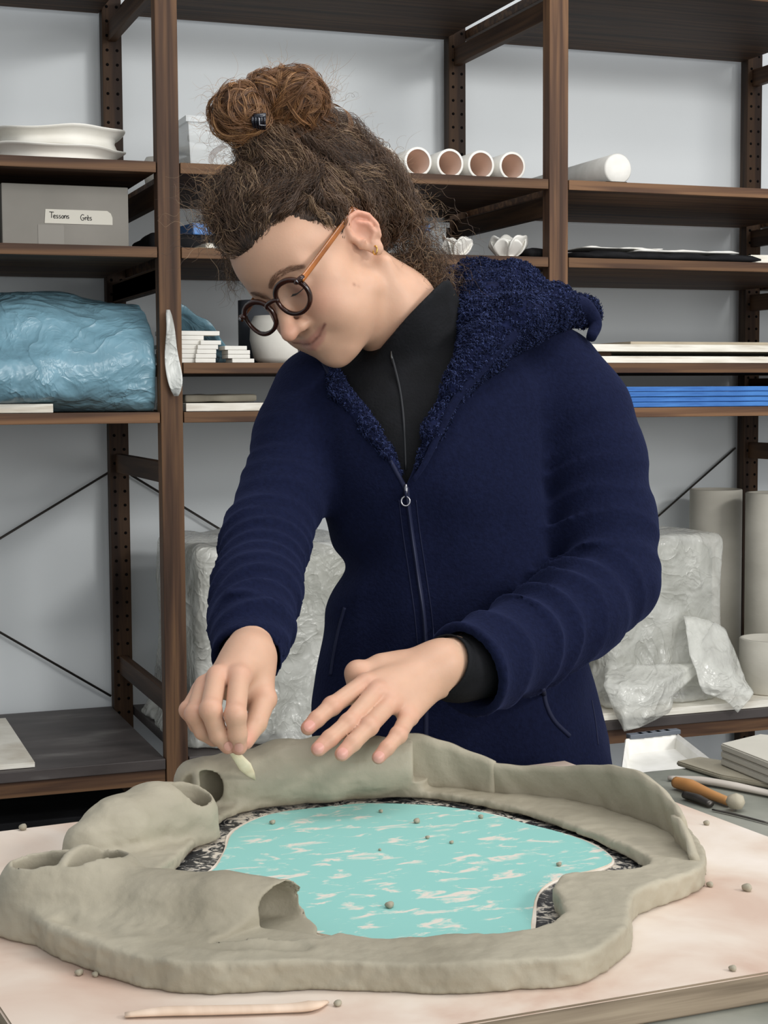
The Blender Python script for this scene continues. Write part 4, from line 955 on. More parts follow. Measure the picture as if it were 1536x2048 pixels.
# --- head and neck (head frame: x her left, y up, z forward; origin at the bridge of the nose)
NB = c2h(K(835, 735, 1.915)); NM = c2h(K(790, 620, 1.885))
lipc = [(-.033, -.0600, -.022), (-.017, -.0680, -.003), (0, -.0710, .003), (.017, -.0680, -.003), (.033, -.0600, -.022)]
LIPS = False
def headsdf(P):
    x, y, z = P[:, 0], P[:, 1], P[:, 2]; A = np.abs(x); Q = np.stack([A, y, z], 1)
    d = ell(P, (0, .035, -.090), (.073, .083, .096))
    d = smin(d, ell(P, (0, .034, -.046), (.060, .050, .046)), .02)
    d = smin(d, ell(P, (0, -.035, -.056), (.056, .072, .052)), .02)
    d = smin(d, cone(Q, (.047, -.060, -.078), (.016, -.098, -.030), .018, .015), .022)
    d = smin(d, cone(P, (0, -.100, -.0205), (0, -.102, -.022), .0155, .0155), .014)
    d = smin(d, ell(P, (0, -.078, -.058), (.044, .032, .045)), .02)
    d = smin(d, ell(P, (0, -.070, -.026), (.029, .026, .027)), .012)
    d = smin(d, cone(Q, (.035, -.036, -.031), (.042, -.024, -.042), .020, .019), .026)      # cheeks
    d = smin(d, cone(Q, (.012, .010, -.011), (.044, .012, -.022), .0085, .0085), .014)        # brow ridge
    d = smax(d, -ell(Q, (.029, -.005, .005), (.016, .010, .013)), .012)                   # sockets
    d = smin(d, cone(P, (0, .004, -.008), (0, -.024, .006), .0068, .0078), .010)           # nose bridge
    d = smin(d, cone(P, (0, -.024, .006), (0, -.0445, .0185), .0078, .0098), .006)
    d = smin(d, cone(Q, (.0105, -.0455, .006), (.0125, -.0455, .000), .0076, .0070), .008)     # wings
    d = smax(d, -ell(Q, (.0062, -.0535, .006), (.0036, .004, .0055)), .002)
    d = smin(d, ell(Q, (.030, -.006, -.0165), (.0142, .0115, .0125)), .006)                # closed lids
    lid = np.abs(np.linalg.norm(Q-np.array((.031, .0045, -.0145), np.float32), axis=1)-.0155)  # upper crease
    d = d+.0008*np.exp(-(lid/.0012)**2)*(np.linalg.norm(Q-np.array((.031, .0, .0), np.float32), axis=1) < .02)
    lc = np.linalg.norm(Q-np.array((.031, .006, -.004), np.float32), axis=1)
    if LIPS:
      lp = chain(P, [(a, b+.0045, c-.0055) for a, b, c in lipc], [.0005, .0028, .0034, .0028, .0005]); d = smin(d, lp, .005)
      lp = chain(P, [(a*.85, b-.0058, c-.007) for a, b, c in lipc], [.0005, .0044, .0054, .0044, .0005]); d = smin(d, lp, .005)
      mg = chain(P, lipc, [.0004, .0007, .0007, .0007, .0006]); d = smax(d, -(mg-.0004), .0022)
    # smile fold and cheek bunch
    fold = chain(Q, [(.018, -.041, .000), (.031, -.050, -.010), (.040, -.062, -.026)], [.0, .0, .0]); d = d+.0020*np.exp(-(fold/.0032)**2)
    d = smin(d, ell(Q, (.036, -.060, -.044), (.021, .026, .028)), .022)
    d = smin(d, cone(Q, (.030, -.047, -.024), (.036, -.056, -.030), .0145, .013), .016)
    # neck
    d = smin(d, chain(P, [(0, -.030, -.110), NM, NB], [.050, .049, .062], .02), .022)
    tr = cone(P, (.062, -.05, -.115), NB+np.array([.035, 0, .03]), .008, .012); d = smin(d, tr, .02)
    # ear
    ec = np.array([.0735, -.008, -.103], np.float32); R_ = P.copy(); R_[:, 0] = A; R_ = R_-ec
    cth, sth = math.cos(-.22), math.sin(-.22); yy = R_[:, 1]*cth-R_[:, 2]*sth; zz = R_[:, 1]*sth+R_[:, 2]*cth; xx = R_[:, 0]-(-zz)*.42
    E = np.stack([xx, yy, zz], 1).astype(np.float32)
    e = ell(E, (-.001, .001, -.001), (.0045, .025, .0155))
    e = smax(e, -ell(E, (.0055, .000, .002), (.0062, .0125, .0085)), .003)
    hel = chain(E, [(.000, -.001, .010), (.002, .010, .0145), (.003, .021, .011), (.0035, .0275, .001), (.0035, .024, -.010), (.0035, .012, -.0165), (.003, -.003, -.0165), (.002, -.015, -.010)], [.003, .0034, .0036, .0036, .0034, .0032, .003, .003])
    ant = chain(E, [(.003, .016, -.003), (.004, .005, -.0095), (.003, -.008, -.008), (.002, -.012, .001)], [.002, .0028, .0028, .0025])
    e = smin(e, hel, .002); e = smin(e, ant, .002); e = smin(e, ell(E, (.000, -.0225, .001), (.0042, .009, .0075)), .004); e = smin(e, cone(E, (.001, -.006, .0115), (.0035, -.004, .008), .004, .003), .003)
    d = smin(d, e, .004)
    return d*.9
_zz = np.linspace(.03, -.05, 400)
for _i, (a, b, c) in enumerate(lipc):
    f_ = headsdf(np.array([[a, b, z] for z in _zz], np.float32)); lipc[_i] = (a, b, float(_zz[np.argmax(f_ < 0)])+.0012*(1-abs(a)/.033))
LIPS = True
hv, hf = sdfmesh(headsdf, (-.10, -.26, -.26), (.13, .13, .04), .0018)
hv = smoothmesh(hv, hf, 2, .5)
# skin tones in the head frame
SK = np.array(s2l(197, 157, 132)); LIP = np.array(s2l(172, 114, 104)); RED = np.array(s2l(204, 144, 122)); SCALP = np.array(s2l(196, 150, 128))
def tonehead(M):
    A = np.stack([np.abs(M[:, 0]), M[:, 1], M[:, 2]], 1).astype(np.float32); M = M.astype(np.float32)
    c = np.tile(SK, (len(M), 1))
    def mix(c, col, w): w = np.clip(w, 0, 1)[:, None]; return c*(1-w)+col*w
    c = mix(c, RED, .5*np.exp(-(np.linalg.norm(A-np.array([.040, -.036, -.015], np.float32), axis=1)/.022)**2))
    c = mix(c, RED, .75*np.exp(-(np.linalg.norm(M-np.array([0, -.046, .018], np.float32), axis=1)/.014)**2))
    c = mix(c, RED, .9*np.exp(-(np.linalg.norm(A-np.array([.079, .008, -.11], np.float32), axis=1)/.026)**2))
    lp = np.minimum(chain(M, [(a, b+.0040, q-.001) for a, b, q in lipc], [.0005, .0028, .0030, .0028, .0005]), chain(M, [(a*.87, b-.0052, q-.002) for a, b, q in lipc], [.0005, .0036, .0044, .0036, .0005]))
    c = mix(c, LIP, .65*np.clip(.5-lp/.003, 0, 1)); mg = chain(M, lipc, [0, 0, 0, 0, 0]); c = mix(c, np.array(s2l(110, 56, 54)), .9*np.exp(-(mg/.0018)**2))
    c = mix(c, np.array(s2l(170, 110, 95)), .6*np.exp(-(np.linalg.norm(A-np.array([.031, -.012, -.003], np.float32), axis=1)/.008)**2))
    for q in ((.062, -.045, -.052), (.066, -.05, -.056), (.055, -.072, -.048)):
        c = mix(c, np.array(s2l(120, 70, 52)), .9*np.exp(-(np.linalg.norm(M-np.array(q, np.float32), axis=1)/.0022)**2))
    return c*(1+.04*fbm(M, 60., 3)[:, None])
HEADC = (h2c(hv), hf, tonehead(hv))

# --- hands, all in camera frame
TIP = np.array(s2l(204, 140, 122))
def hand(palm, fingers, wrist, lo_hi, kf=.007):
    def fn(P):
        pl = None
        for a, b, r1, r2 in palm:
            e = cone(P, a, b, r1, r2); pl = e if pl is None else smin(pl, e, .012)
        d = pl
        for J, R in fingers:
            f = chain(P, J, R, .003); 
            f = smin(f, np.linalg.norm(P-np.asarray(J[1], np.float32), axis=1)-R[1]*1.0, .004)
            d = np.minimum(d, smin(pl, f, kf))
        w_ = chain(P, wrist[0], wrist[1], .01); d = smin(d, w_, .015)
        return d*.95
    V, F = sdfmesh(fn, lo_hi[0], lo_hi[1], .00135); V = smoothmesh(V, F, 1, .5)
    c = np.tile(SK*np.array([1.0, 1.0, 1.0]), (len(V), 1))
    for J, R in fingers:
        for j, r, wt in ((J[-1], .011, .8), (J[1], .010, .45), (J[2], .007, .35), (J[0], .013, .3)):
            w_ = wt*np.exp(-(np.linalg.norm(V-j, axis=1)/r)**2)[:, None]; c = c*(1-w_)+TIP*w_
    return V, F, c*(1+.03*fbm(V.astype(np.float32), 90., 3)[:, None])
# her left hand (right in the picture), palm down, fingers spread over the wall
Lw = K(893, 1331, 1.662)
Lf = [([K(728, 1368, 1.600), K(664, 1412, 1.570), K(634, 1438, 1.556), K(616, 1456, 1.550)], [.0098, .0088, .0080, .0072]),
      ([K(752, 1385, 1.590), K(698, 1446, 1.553), K(660, 1477, 1.537), K(637, 1498, 1.530)], [.0100, .0090, .0082, .0074]),
      ([K(778, 1408, 1.588), K(738, 1453, 1.553), K(706, 1486, 1.536), K(684, 1508, 1.528)], [.0096, .0088, .0080, .0072]),
      ([K(815, 1437, 1.590), K(797, 1470, 1.560), K(774, 1496, 1.546), K(757, 1515, 1.540)], [.0090, .0080, .0073, .0066]),
      ([K(800, 1340, 1.645), K(716, 1347, 1.628), K(712, 1385, 1.622), K(722, 1420, 1.618)], [.0165, .0128, .0095, .0080])]
Lp = [(K(880, 1330, 1.655), K(738, 1366, 1.605), .0180, .0105), (K(875, 1335, 1.652), K(765, 1385, 1.597), .0185, .0115), (K(870, 1350, 1.652), K(790, 1405, 1.595), .0180, .0110), (K(868, 1362, 1.655), K(820, 1430, 1.597), .0160, .0100), (K(872, 1328, 1.663), K(765, 1338, 1.640), .0205, .0160)]
bb = lambda pts, m_: (np.min(pts, 0)-m_, np.max(pts, 0)+m_)
allp = np.array([j for J, R in Lf for j in J]+[Lw, K(925, 1345, 1.69)])
HL = hand(Lp, Lf, ([K(880, 1335, 1.655), Lw, K(940, 1350, 1.70)], [.024, .024, .027]), bb(allp, .03))
# her right hand (left in the picture) holding the tool between thumb and forefinger
Rw = K(500, 1312, 1.585)
Rf = [([K(478, 1354, 1.535), K(471, 1430, 1.492), K(475, 1468, 1.497), K(478, 1494, 1.505)], [.0102, .0098, .0090, .0078]),
      ([K(434, 1352, 1.538), K(421, 1420, 1.495), K(437, 1470, 1.500), K(456, 1492, 1.508)], [.0100, .0098, .0088, .0078]),
      ([K(408, 1372, 1.548), K(390, 1428, 1.510), K(406, 1462, 1.515), K(428, 1478, 1.522)], [.0094, .0092, .0084, .0076]),
      ([K(402, 1378, 1.562), K(377, 1420, 1.532), K(394, 1450, 1.535), K(414, 1462, 1.540)], [.0086, .0082, .0076, .0070]),
      ([K(512, 1350, 1.575), K(528, 1398, 1.560), K(512, 1446, 1.535), K(490, 1482, 1.515)], [.0150, .0118, .0104, .0085])]
Rp = [(K(497, 1322, 1.580), K(480, 1354, 1.540), .0190, .0110), (K(492, 1322, 1.580), K(444, 1354, 1.543), .0185, .0110), (K(486, 1325, 1.580), K(418, 1372, 1.552), .0170, .0105), (K(484, 1330, 1.585), K(412, 1385, 1.562), .0150, .0100), (K(505, 1325, 1.585), K(515, 1368, 1.572), .0180, .0150), (K(470, 1375, 1.562), K(505, 1400, 1.565), .014, .012)]
allp = np.array([j for J, R in Rf for j in J]+[Rw, K(503, 1265, 1.63)])
HRt = hand(Rp, Rf, ([K(495, 1325, 1.580), Rw, K(503, 1275, 1.62)], [.0225, .0215, .0235]), bb(allp, .03))

# --- torso profile in the picture's perspective
TL = np.array([[600, 850, 60, 1.95, .03], [650, 860, 115, 1.94, .06], [700, 866, 190, 1.93, .085], [760, 868, 240, 1.925, .105], [850, 862, 232, 1.92, .118], [965, 866, 228, 1.92, .122], [1060, 885, 230, 1.93, .117], [1130, 905, 220, 1.935, .115], [1190, 910, 248, 1.94, .117], [1300, 905, 264, 1.95, .122], [1420, 912, 291, 1.95, .13], [1520, 922, 300, 1.95, .134], [1640, 925, 298, 1.955, .13]], float)
_yy = np.linspace(600, 1640, 105); _tt = crom(TL, 12); _o = np.argsort(_tt[:, 0]); TLf = [np.interp(_yy, _tt[_o, 0], _tt[_o, k]) for k in range(5)]
def persp(P):
    d = np.maximum(-P[:, 2], .3); return 768+FPX*P[:, 0]/d, 1024-FPX*P[:, 1]/d, d
def torso(P, off=0., pw_=2.3):
    px, py, d = persp(P); cx, a, dc, b = [np.interp(py, _yy, TLf[k]) for k in (1, 2, 3, 4)]
    X = (px-cx)*d/FPX; am = a*dc/FPX+off; b = b+off; Z = d-dc
    r = (np.abs(X/am)**pw_+np.abs(Z/b)**pw_)**(1/pw_); dd = (r-1)*np.minimum(am, b)*.95
    top = (600-off*1700-py)*d/FPX; return smax(dd, top, .02), px, py, d, Z
def tfront(px, py, off=0.):
    lo, hi = 1.5, float(np.interp(py, _yy, TLf[3]))
    for _ in range(30):
        mid = (lo+hi)/2
        if torso(K(px, py, mid)[None].astype(np.float32), off)[0][0] < 0: hi = mid
        else: lo = mid
    return lo
def chain_s(P, pts, rad):
    best = None; bs = None; L0 = 0
    for i in range(len(pts)-1):
        a = np.asarray(pts[i], np.float32); b = np.asarray(pts[i+1], np.float32); pa = P-a; ba = b-a; ln = np.linalg.norm(ba)
        h = np.clip(pa @ ba/(ba @ ba), 0, 1); e = np.linalg.norm(pa-h[:, None]*ba, axis=1)-(rad[i]+(rad[i+1]-rad[i])*h); s = L0+h*ln
        if best is None: best, bs = e, s
        else:
            m_ = e < best; bs = np.where(m_, s, bs); best = smin(best, e, .015)
        L0 += ln
    return best, bs
LA = [K(1100, 745, 1.93), K(1150, 830, 1.925), K(1185, 930, 1.915), K(1206, 1050, 1.895), K(1216, 1160, 1.865), K(1150, 1228, 1.81), K(1040, 1290, 1.745), K(928, 1344, 1.675)]
LR = [.060, .063, .0610, .058, .055, .053, .051, .0515]
RA = [K(640, 790, 1.93), K(602, 880, 1.90), K(566, 985, 1.85), K(530, 1085, 1.795), K(515, 1185, 1.72), K(506, 1250, 1.665), K(497, 1318, 1.612)]
RR = [.058, .0545, .049, .0475, .0465, .043, .0365]
VP = [(700, 520), (610, 640), (600, 690), (640, 712), (690, 792), (762, 878), (800, 946), (812, 972), (824, 946), (850, 868), (893, 775), (938, 700), (950, 640), (960, 560), (900, 480)]
_ls = np.cumsum([0]+[np.linalg.norm(LA[i+1]-LA[i]) for i in range(len(LA)-1)]); _rs = np.cumsum([0]+[np.linalg.norm(RA[i+1]-RA[i]) for i in range(len(RA)-1)])
def jacket(P):
    d, px, py, dp, Z = torso(P)
    nz1 = vnoise(P, 9.); nz2 = vnoise(P, 22., 4.)
    # torso drape: soft vertical and diagonal folds, stronger near waist
    wst = np.exp(-((py-1150)/90)**2)
    d = d+.006*nz1+.0025*nz2*.8+.0035*np.abs(vnoise(P*np.array([1.6, .7, 1], np.float32), 11., 3.))+wst*.004*np.sin((py+px*.55)*.055+nz1*2)*np.clip((900-px)/250, 0, 1)+.004*np.exp(-((py-1330)/120)**2)*np.sin(px*.045+py*.01+nz1*2)*.6
    l, ls = chain_s(P, LA, LR); r, rs = chain_s(P, RA, RR)
    k = np.interp(ls, [0, .1, .2, .27, .36, .46, .62], [.0, .35, .8, 1.5, 1., .55, .12])
    side = np.clip((1260-px)/170, .15, 1)
    ph = ls/(.036)*3.1416+P[:, 0]*16+P[:, 1]*10+nz1*2.6+nz2*.5
    l = l+k*side*.0085*(np.abs(np.sin(ph))**.8*2-1.2)*(.55+.6*np.clip(vnoise(P, 13., 8.)+.4, 0, 1))+.0018*nz2+.004*nz1
    k = np.interp(rs, [0, .08, .16, .24, .32, .45, .6], [.0, .12, .35, 1.15, .95, .75, .3])
    r = r+k*.0045*(np.abs(np.sin(rs/.026*3.1416+nz1*3.6+nz2*.6+P[:, 0]*12))**.8*2-1.2)*(.4+.8*np.clip(vnoise(P, 14., 2.)+.4, 0, 1))+.0016*nz2+.003*nz1
    # cuffs cut square
    nL = (LA[-1]-LA[-2]); nL = (nL/np.linalg.norm(nL)).astype(np.float32); tl = (P-LA[-1].astype(np.float32)) @ nL
    nR = (RA[-1]-RA[-2]); nR = (nR/np.linalg.norm(nR)).astype(np.float32); tr = (P-RA[-1].astype(np.float32)) @ nR
    inl = chain(P, [LA[-2], LA[-1]+(LA[-1]-LA[-2])*.3], [LR[-2]-.010, LR[-1]-.0085]); inr = chain(P, [RA[-2], RA[-1]+(RA[-1]-RA[-2])*.4], [RR[-2]-.009, RR[-1]-.0065])
    l = smax(l, tl, .003); l = smax(l, -smax(inl, -(tl+.045), .004), .002)
    r = smax(r, tr, .003); r = smax(r, -smax(inr, -(tr+.03), .004), .002)
    d = smin(d, l, .022); d = smin(d, r, .020)
    # hem
    d = smax(d, (py-1600)*dp/FPX, .01)
    v = polysdf(px.astype(np.float32), py.astype(np.float32), VP)*dp/FPX
    inner = torso(P, -.012)[0]
    cut = smax(v, -(inner+.004), .004); cut = np.where(Z < .03, cut, .05)
    d = smax(d, -cut, .004)
    return d*.8
allp = np.array(LA+RA+[K(1225, 1600, 1.98), K(860, 600, 1.93)])
lo, hi = bb(allp, .08); lo[2] = -2.12; hi[2] = -1.55; lo[1] = K(900, 1610, 1.9)[1]-.02; hi[1] = K(850, 590, 1.9)[1]
JV, JF = sdfmesh(jacket, lo, hi, .0036, slack=1.6); JV = smoothmesh(JV, JF, 1, .5)

foot = cam2w(K(925, 1600, 1.98)); PER = empty('person', (foot[0], foot[1], 0), 'woman with curly brown bun, glasses and navy hooded fleece jacket bending over the clay', 'person')
jk = mesh('jacket', cam2w(JV), JF, m_navy, PER)
# sweater: collar and front
CA = K(845, 745, 1.925); CB = K(792, 600, 1.885)
_ax = (CB-CA)/np.linalg.norm(CB-CA)
def sweater(P):
    d, px, py, dp, Z = torso(P, -.013); d = smax(d, (py-1000)*dp/FPX, .01)
    col = cone(P, CA-(CB-CA)*.3, CB, .078, .069)
    n_ = K(760, 705, 1.84); 
    p0, p1, p2 = K(745, 712, 1.85), K(880, 575, 1.87), K(900, 585, 1.99)
    nn = np.cross(p1-p0, p2-p0); nn /= np.linalg.norm(nn); nn = nn if nn @ (HO-CA) > 0 else -nn
    cut = (P-p0.astype(np.float32)) @ nn.astype(np.float32)
    neckhole = cone(P, CA, CB+(CB-CA)*.4, .062, .053)
    col = smax(col, cut, .004); col = smax(col, -smax(neckhole, -(cut+.05), .003), .003)
    d = smin(d, col, .018)+.0018*vnoise(P, 26)
    return d*.9
lo, hi = bb(np.array([K(600, 1010, 1.9), K(1110, 540, 1.9)]), .03); lo[2] = -2.08; hi[2] = -1.74
SV, SF = sdfmesh(sweater, lo, hi, .003); SV = smoothmesh(SV, SF, 1, .5)
sw = mesh('sweater', cam2w(SV), SF, m_knit, PER)
# sweater cuffs
for pts, rr in (([LA[-1]-(LA[-1]-LA[-2])*.35, K(912, 1338, 1.672), K(886, 1328, 1.655)], [.037, .0355, .0325]), ([RA[-1]-(RA[-1]-RA[-2])*.5, K(497, 1312, 1.605), K(499, 1334, 1.590)], [.0272, .0270, .0262])):
    V, F = tubevf([cam2w(p) for p in crom(pts, 5)], np.interp(np.linspace(0, 2, 11), [0, 1, 2], rr), 28, cap=False); o = mesh('sweater_cuff', V, F, m_knit, PER); md = o.modifiers.new('thick', 'SOLIDIFY'); md.thickness = .002
# continuous body: head and hands joined to a torso, arms and legs under the clothes
def bodysdf(P):
    d = torso(P, -.022)[0]; d = smin(d, chain(P, [K(1090, 760, 1.93)]+LA[2:-1]+[Lw], [.04, .042, .04, .036, .034, .032, .028, .024], .02), .02)
    d = smin(d, chain(P, [K(650, 800, 1.93)]+RA[2:-1]+[Rw], [.04, .036, .034, .030, .027, .0215], .02), .02)
    return d*.9
lo, hi = bb(np.array(LA+RA), .06); lo[2] = -2.1; hi[2] = -1.55; lo[1] = K(900, 1620, 1.98)[1]; hi[1] = K(850, 610, 1.9)[1]
BV, BF = sdfmesh(bodysdf, lo, hi, .008, B=6, slack=1.6)
parts = [HEADC, HL, HRt, (BV, BF, np.tile(SK, (len(BV), 1)))]
V = np.concatenate([p[0] for p in parts]); n0 = 0; Fs = []
for p in parts: Fs.append(p[1]+n0); n0 += len(p[0])
body = mesh('body', cam2w(V), np.concatenate(Fs), m_skin, PER, col=np.concatenate([p[2] for p in parts]))
# trousers and shoes down to the floor
hipL, hipR = cam2w(K(1010, 1560, 1.99)), cam2w(K(835, 1560, 1.99)); m_jean = tex_mat('dark_trousers', [s2l(18, 20, 28), s2l(28, 30, 40)], 40, .9, .2)
rgt = _r0.copy(); rgt[2] = 0; fw = -_f0.copy(); fw[2] = 0; fw /= np.linalg.norm(fw)
def legs(P):
    d = None
    for hp, s in ((hipL, 1), (hipR, -1)):
        kn = np.array([hp[0], hp[1], .48])+rgt*s*.01+fw*.015; an = np.array([hp[0], hp[1], .09])+rgt*s*.015-fw*.01
        e = chain(P, [hp, hp*[1, 1, 0]+[0, 0, .75], kn, an], [.088, .082, .062, .05], .03); d = e if d is None else smin(d, e, .02)
    return smax(d, .07-P[:, 2], .01)*.9
m_ = (hipL+hipR)/2; V, F = sdfmesh(legs, [m_[0]-.25, m_[1]-.16, .05], [m_[0]+.25, m_[1]+.16, m_[2]+.06], .008); mesh('trousers', V, F, m_jean, PER)
for hp, s in ((hipL, 1), (hipR, -1)):
    a = np.array([hp[0], hp[1], .045])+rgt*s*.015-fw*.04; b = a+fw*.17+rgt*s*.02
    def shoe(P): return smax(smin(chain(P, [a, b], [.042, .038], .01), cone(P, a, a+[0, 0, .05], .042, .045), .02), -(P[:, 2]-.001), .004)*.9
    V, F = sdfmesh(shoe, np.minimum(a, b)-.06, np.maximum(a, b)+[.06, .06, .1], .006); mesh('shoe', V, F, m_hole, PER)
# ------------------------------------------------------------------ hair
RS = np.random.RandomState(12)
def hyline(z): return np.interp(z, [-.22, -.19, -.165, -.142, -.128, -.117, -.098, -.086, -.080, -.066, -.050, -.030, .0, .05], [-.045, -.045, -.045, -.03, .0, .014, .008, -.008, -.004, .020, .034, .046, .052, .052])
HB = [(K(725, 380, 1.885), .047), (K(650, 320, 1.87), .050), (K(545, 300, 1.835), .038), (K(485, 400, 1.81), .034), (K(780, 440, 1.905), .036), (K(728, 328, 1.90), .018)]
HB = [(c2h(c), r) for c, r in HB]
def hairvol(M):
    d = ell(M, (0, .036, -.090), (.078, .089, .102))
    for c, r in HB: d = smin(d, np.linalg.norm(M-c.astype(np.float32), axis=1)-r/HS, .02)
    return d
def hairbase(M):
    g = M[:, 1]-hyline(M[:, 2])+.005*vnoise(M, 30)+.003*vnoise(M, 80)
    d = hairvol(M)+.001+.003*vnoise(M, 45)+.0015*vnoise(M, 110, 3.)+.010*np.exp(-np.maximum(g, 0)/.012)
    sk = headsdf(M)
    return smax(smax(d, -(sk-(-.002)), .002), (.002-g)*.8, .004)*.9
hbV, hbF = sdfmesh(hairbase, (-.13, -.09, -.26), (.16, .19, .04), .0026)
HAIR = empty('hair', (0, 0, 0)); HAIR.parent = PER; HAIR.location = Vector(cam2w(HO[None])[0])-PER.location
m_hairb = tex_mat('hair_mass', [s2l(30, 21, 16), s2l(58, 43, 33)], 60, .6, .3, bump=.8, bscale=90, bdist=.004, distort=2.)
mesh('hair_mass', cam2w(h2c(hbV)), hbF, m_hairb, HAIR)
def grad(f, M, e=.002):
    g = np.stack([f((M+np.eye(3)[i]*e).astype(np.float32))-f((M-np.eye(3)[i]*e).astype(np.float32)) for i in range(3)], 1); return g/(np.linalg.norm(g, axis=1, keepdims=True)+1e-9)
def sel(n, cond):
    idx = np.where(cond)[0]; return idx[RS.randint(0, len(idx), n)]
sk_ = headsdf(hbV.astype(np.float32)); ok = (hairvol(hbV.astype(np.float32)) > -.012) & (sk_ > -.004) & (hbV[:, 1] > hyline(hbV[:, 2])+.001)
ok2 = ok & (hbV[:, 1] < hyline(hbV[:, 2])+.022)
TGT = c2h(K(540, 268, 1.83)).astype(np.float32)
NS = 7200; root = np.concatenate([hbV[sel(NS-2400, ok)], hbV[sel(2400, ok2)]-np.array([0, 1, 0])*RS.rand(2400, 1)*.008]); NLK = 420; lk = root[RS.randint(0, NS, NLK)]
lid_ = np.argmin(((root[:, None, :]-lk[None])**2).sum(2), 1)
lph = RS.rand(NLK)*6.28; lfr = RS.uniform(130, 330, NLK); lam = RS.uniform(.0016, .0046, NLK); ltone = RS.rand(NLK); lh = RS.uniform(-.001, .009, NLK)
M_ = 19; P = root.copy(); path = [P.copy()]; step = RS.uniform(.0024, .0052, NS)[:, None]; hh = (lh[lid_]+RS.uniform(-.002, .004, NS))
for k in range(M_-1):
    n = grad(hairvol, P); dv = TGT-P; dist = np.linalg.norm(dv, axis=1, keepdims=True); dv = dv/(dist+1e-6); dv -= n*(dv*n).sum(1, keepdims=True); dv /= np.linalg.norm(dv, axis=1, keepdims=True)+1e-6
    an = (1.15*vnoise(P.astype(np.float32), 22., 5.)+.5*(ltone[lid_]-.5)*2)[:, None]; sd = np.cross(n, dv); dv = dv*np.cos(an)+sd*np.sin(an)
    P = P+dv*step*np.clip(dist/.03, .15, 1); P = P-n*((hairvol(P.astype(np.float32))-hh*min(1, k/6.))*np.where(np.arange(NS) >= NS-2400, min(1, k/7.), min(1, k/2.)))[:, None]; path.append(P.copy())
path = np.stack(path, 1)
def curlify(path, ph, fr, am, tstart=.0):
    S_, m_, _ = path.shape; seg = np.linalg.norm(np.diff(path, axis=1), axis=2); s = np.concatenate([np.zeros((S_, 1)), np.cumsum(seg, 1)], 1)
    T = np.gradient(path, axis=1); T /= np.linalg.norm(T, axis=2, keepdims=True)+1e-9; A = np.cross(T, [.2, .9, .3]); A /= np.linalg.norm(A, axis=2, keepdims=True)+1e-9; B_ = np.cross(T, A)
    a = am[:, None]*np.clip(np.linspace(tstart, 3, m_)[None], 0, 1); th = s*fr[:, None]+ph[:, None]
    return path+(A*np.cos(th)[..., None]+B_*np.sin(th)[..., None])*a[..., None]
path = curlify(path, lph[lid_]+RS.randn(NS)*.5, lfr[lid_], lam[lid_]*RS.uniform(.6, 1.3, NS))
c0, c1, c2_ = np.array(s2l(40, 28, 21)), np.array(s2l(96, 72, 54)), np.array(s2l(160, 134, 104))
def tones(t, a, b, c): t = np.clip(t, 0, 1)[:, None]; return np.where(t < .6, a+(b-a)*t/.6, b+(c-b)*(t-.6)/.4)
t = ltone[lid_]*.6+RS.rand(NS)*.4
strands(cam2w(h2c(path)), RS.uniform(.00022, .00042, NS), tones(t, c0, c1, c2_), 'scalp_hair', m_hair, HAIR); bpy.data.objects['scalp_hair']['kind'] = 'stuff'
# bun: locks wound round two lobes
BL = [(K(480, 226, 1.80), .028, 105), (K(585, 208, 1.83), .036, 165), (K(530, 192, 1.815), .025, 65), (K(638, 258, 1.845), .020, 60), (K(560, 262, 1.835), .030, 70)]
def bunbase(P):
    d = None
    for c, r, _ in BL: e = np.linalg.norm(P-c.astype(np.float32), axis=1)-r*.97; d = e if d is None else smin(d, e, .012)
    return (d+.002*vnoise(P, 60))*.9
lo, hi = bb(np.array([b[0] for b in BL]), .045); V, F = sdfmesh(bunbase, lo, hi, .003); mesh('bun_mass', cam2w(V), F, tex_mat('bun_mass', [s2l(48, 30, 19), s2l(84, 56, 34)], 60, .6, .3, bump=.8, bscale=90, bdist=.004, distort=2.), HAIR)
bp_, bt = [], []
b0_, b1_, b2_ = np.array(s2l(78, 50, 30)), np.array(s2l(128, 88, 54)), np.array(s2l(178, 134, 88))
for bi_, (c, r, nl) in enumerate(BL):
    ax0 = np.array([(.35, .25, 1.), (.55, -.75, .7), (.8, .3, .6), (.5, .8, .5), (.2, 1., .3)][bi_]); ax0 /= np.linalg.norm(ax0)
    for _ in range(nl):
        a = ax0+RS.randn(3)*(.26 if RS.rand() < .62 else .9); a /= np.linalg.norm(a); u = np.cross(a, RS.randn(3)); u /= np.linalg.norm(u); v = np.cross(a, u); off = RS.uniform(-.85, .9)*r
        rr = math.sqrt(max(r*r-off*off, 1e-6)); th0 = RS.rand()*6.28; span = RS.uniform(1.6, 3.6); tone_ = RS.rand(); n_ = 11; rl = RS.uniform(.96, 1.06)+abs(RS.randn())*.10
        ph = RS.rand()*6.28
        for k in range(n_):
            o2 = RS.randn(2)*.0013; th = th0+RS.randn()*.08+np.linspace(0, span*RS.uniform(.8, 1.1), 14); q = rr*rl+o2[0]+.0030*np.sin(th*4+ph)
            bp_.append(c+a*(off+o2[1]+.002*np.sin(th*3+ph))[:, None]+(u*np.cos(th)[:, None]+v*np.sin(th)[:, None])*q[:, None]); bt.append(tone_*.65+RS.rand()*.35)
bp_ = np.array(bp_); bt = np.array(bt); strands(cam2w(bp_), RS.uniform(.00022, .0004, len(bp_)), tones(bt, b0_, b1_, b2_), 'bun_hair', m_hair, HAIR); bpy.data.objects['bun_hair']['kind'] = 'stuff'
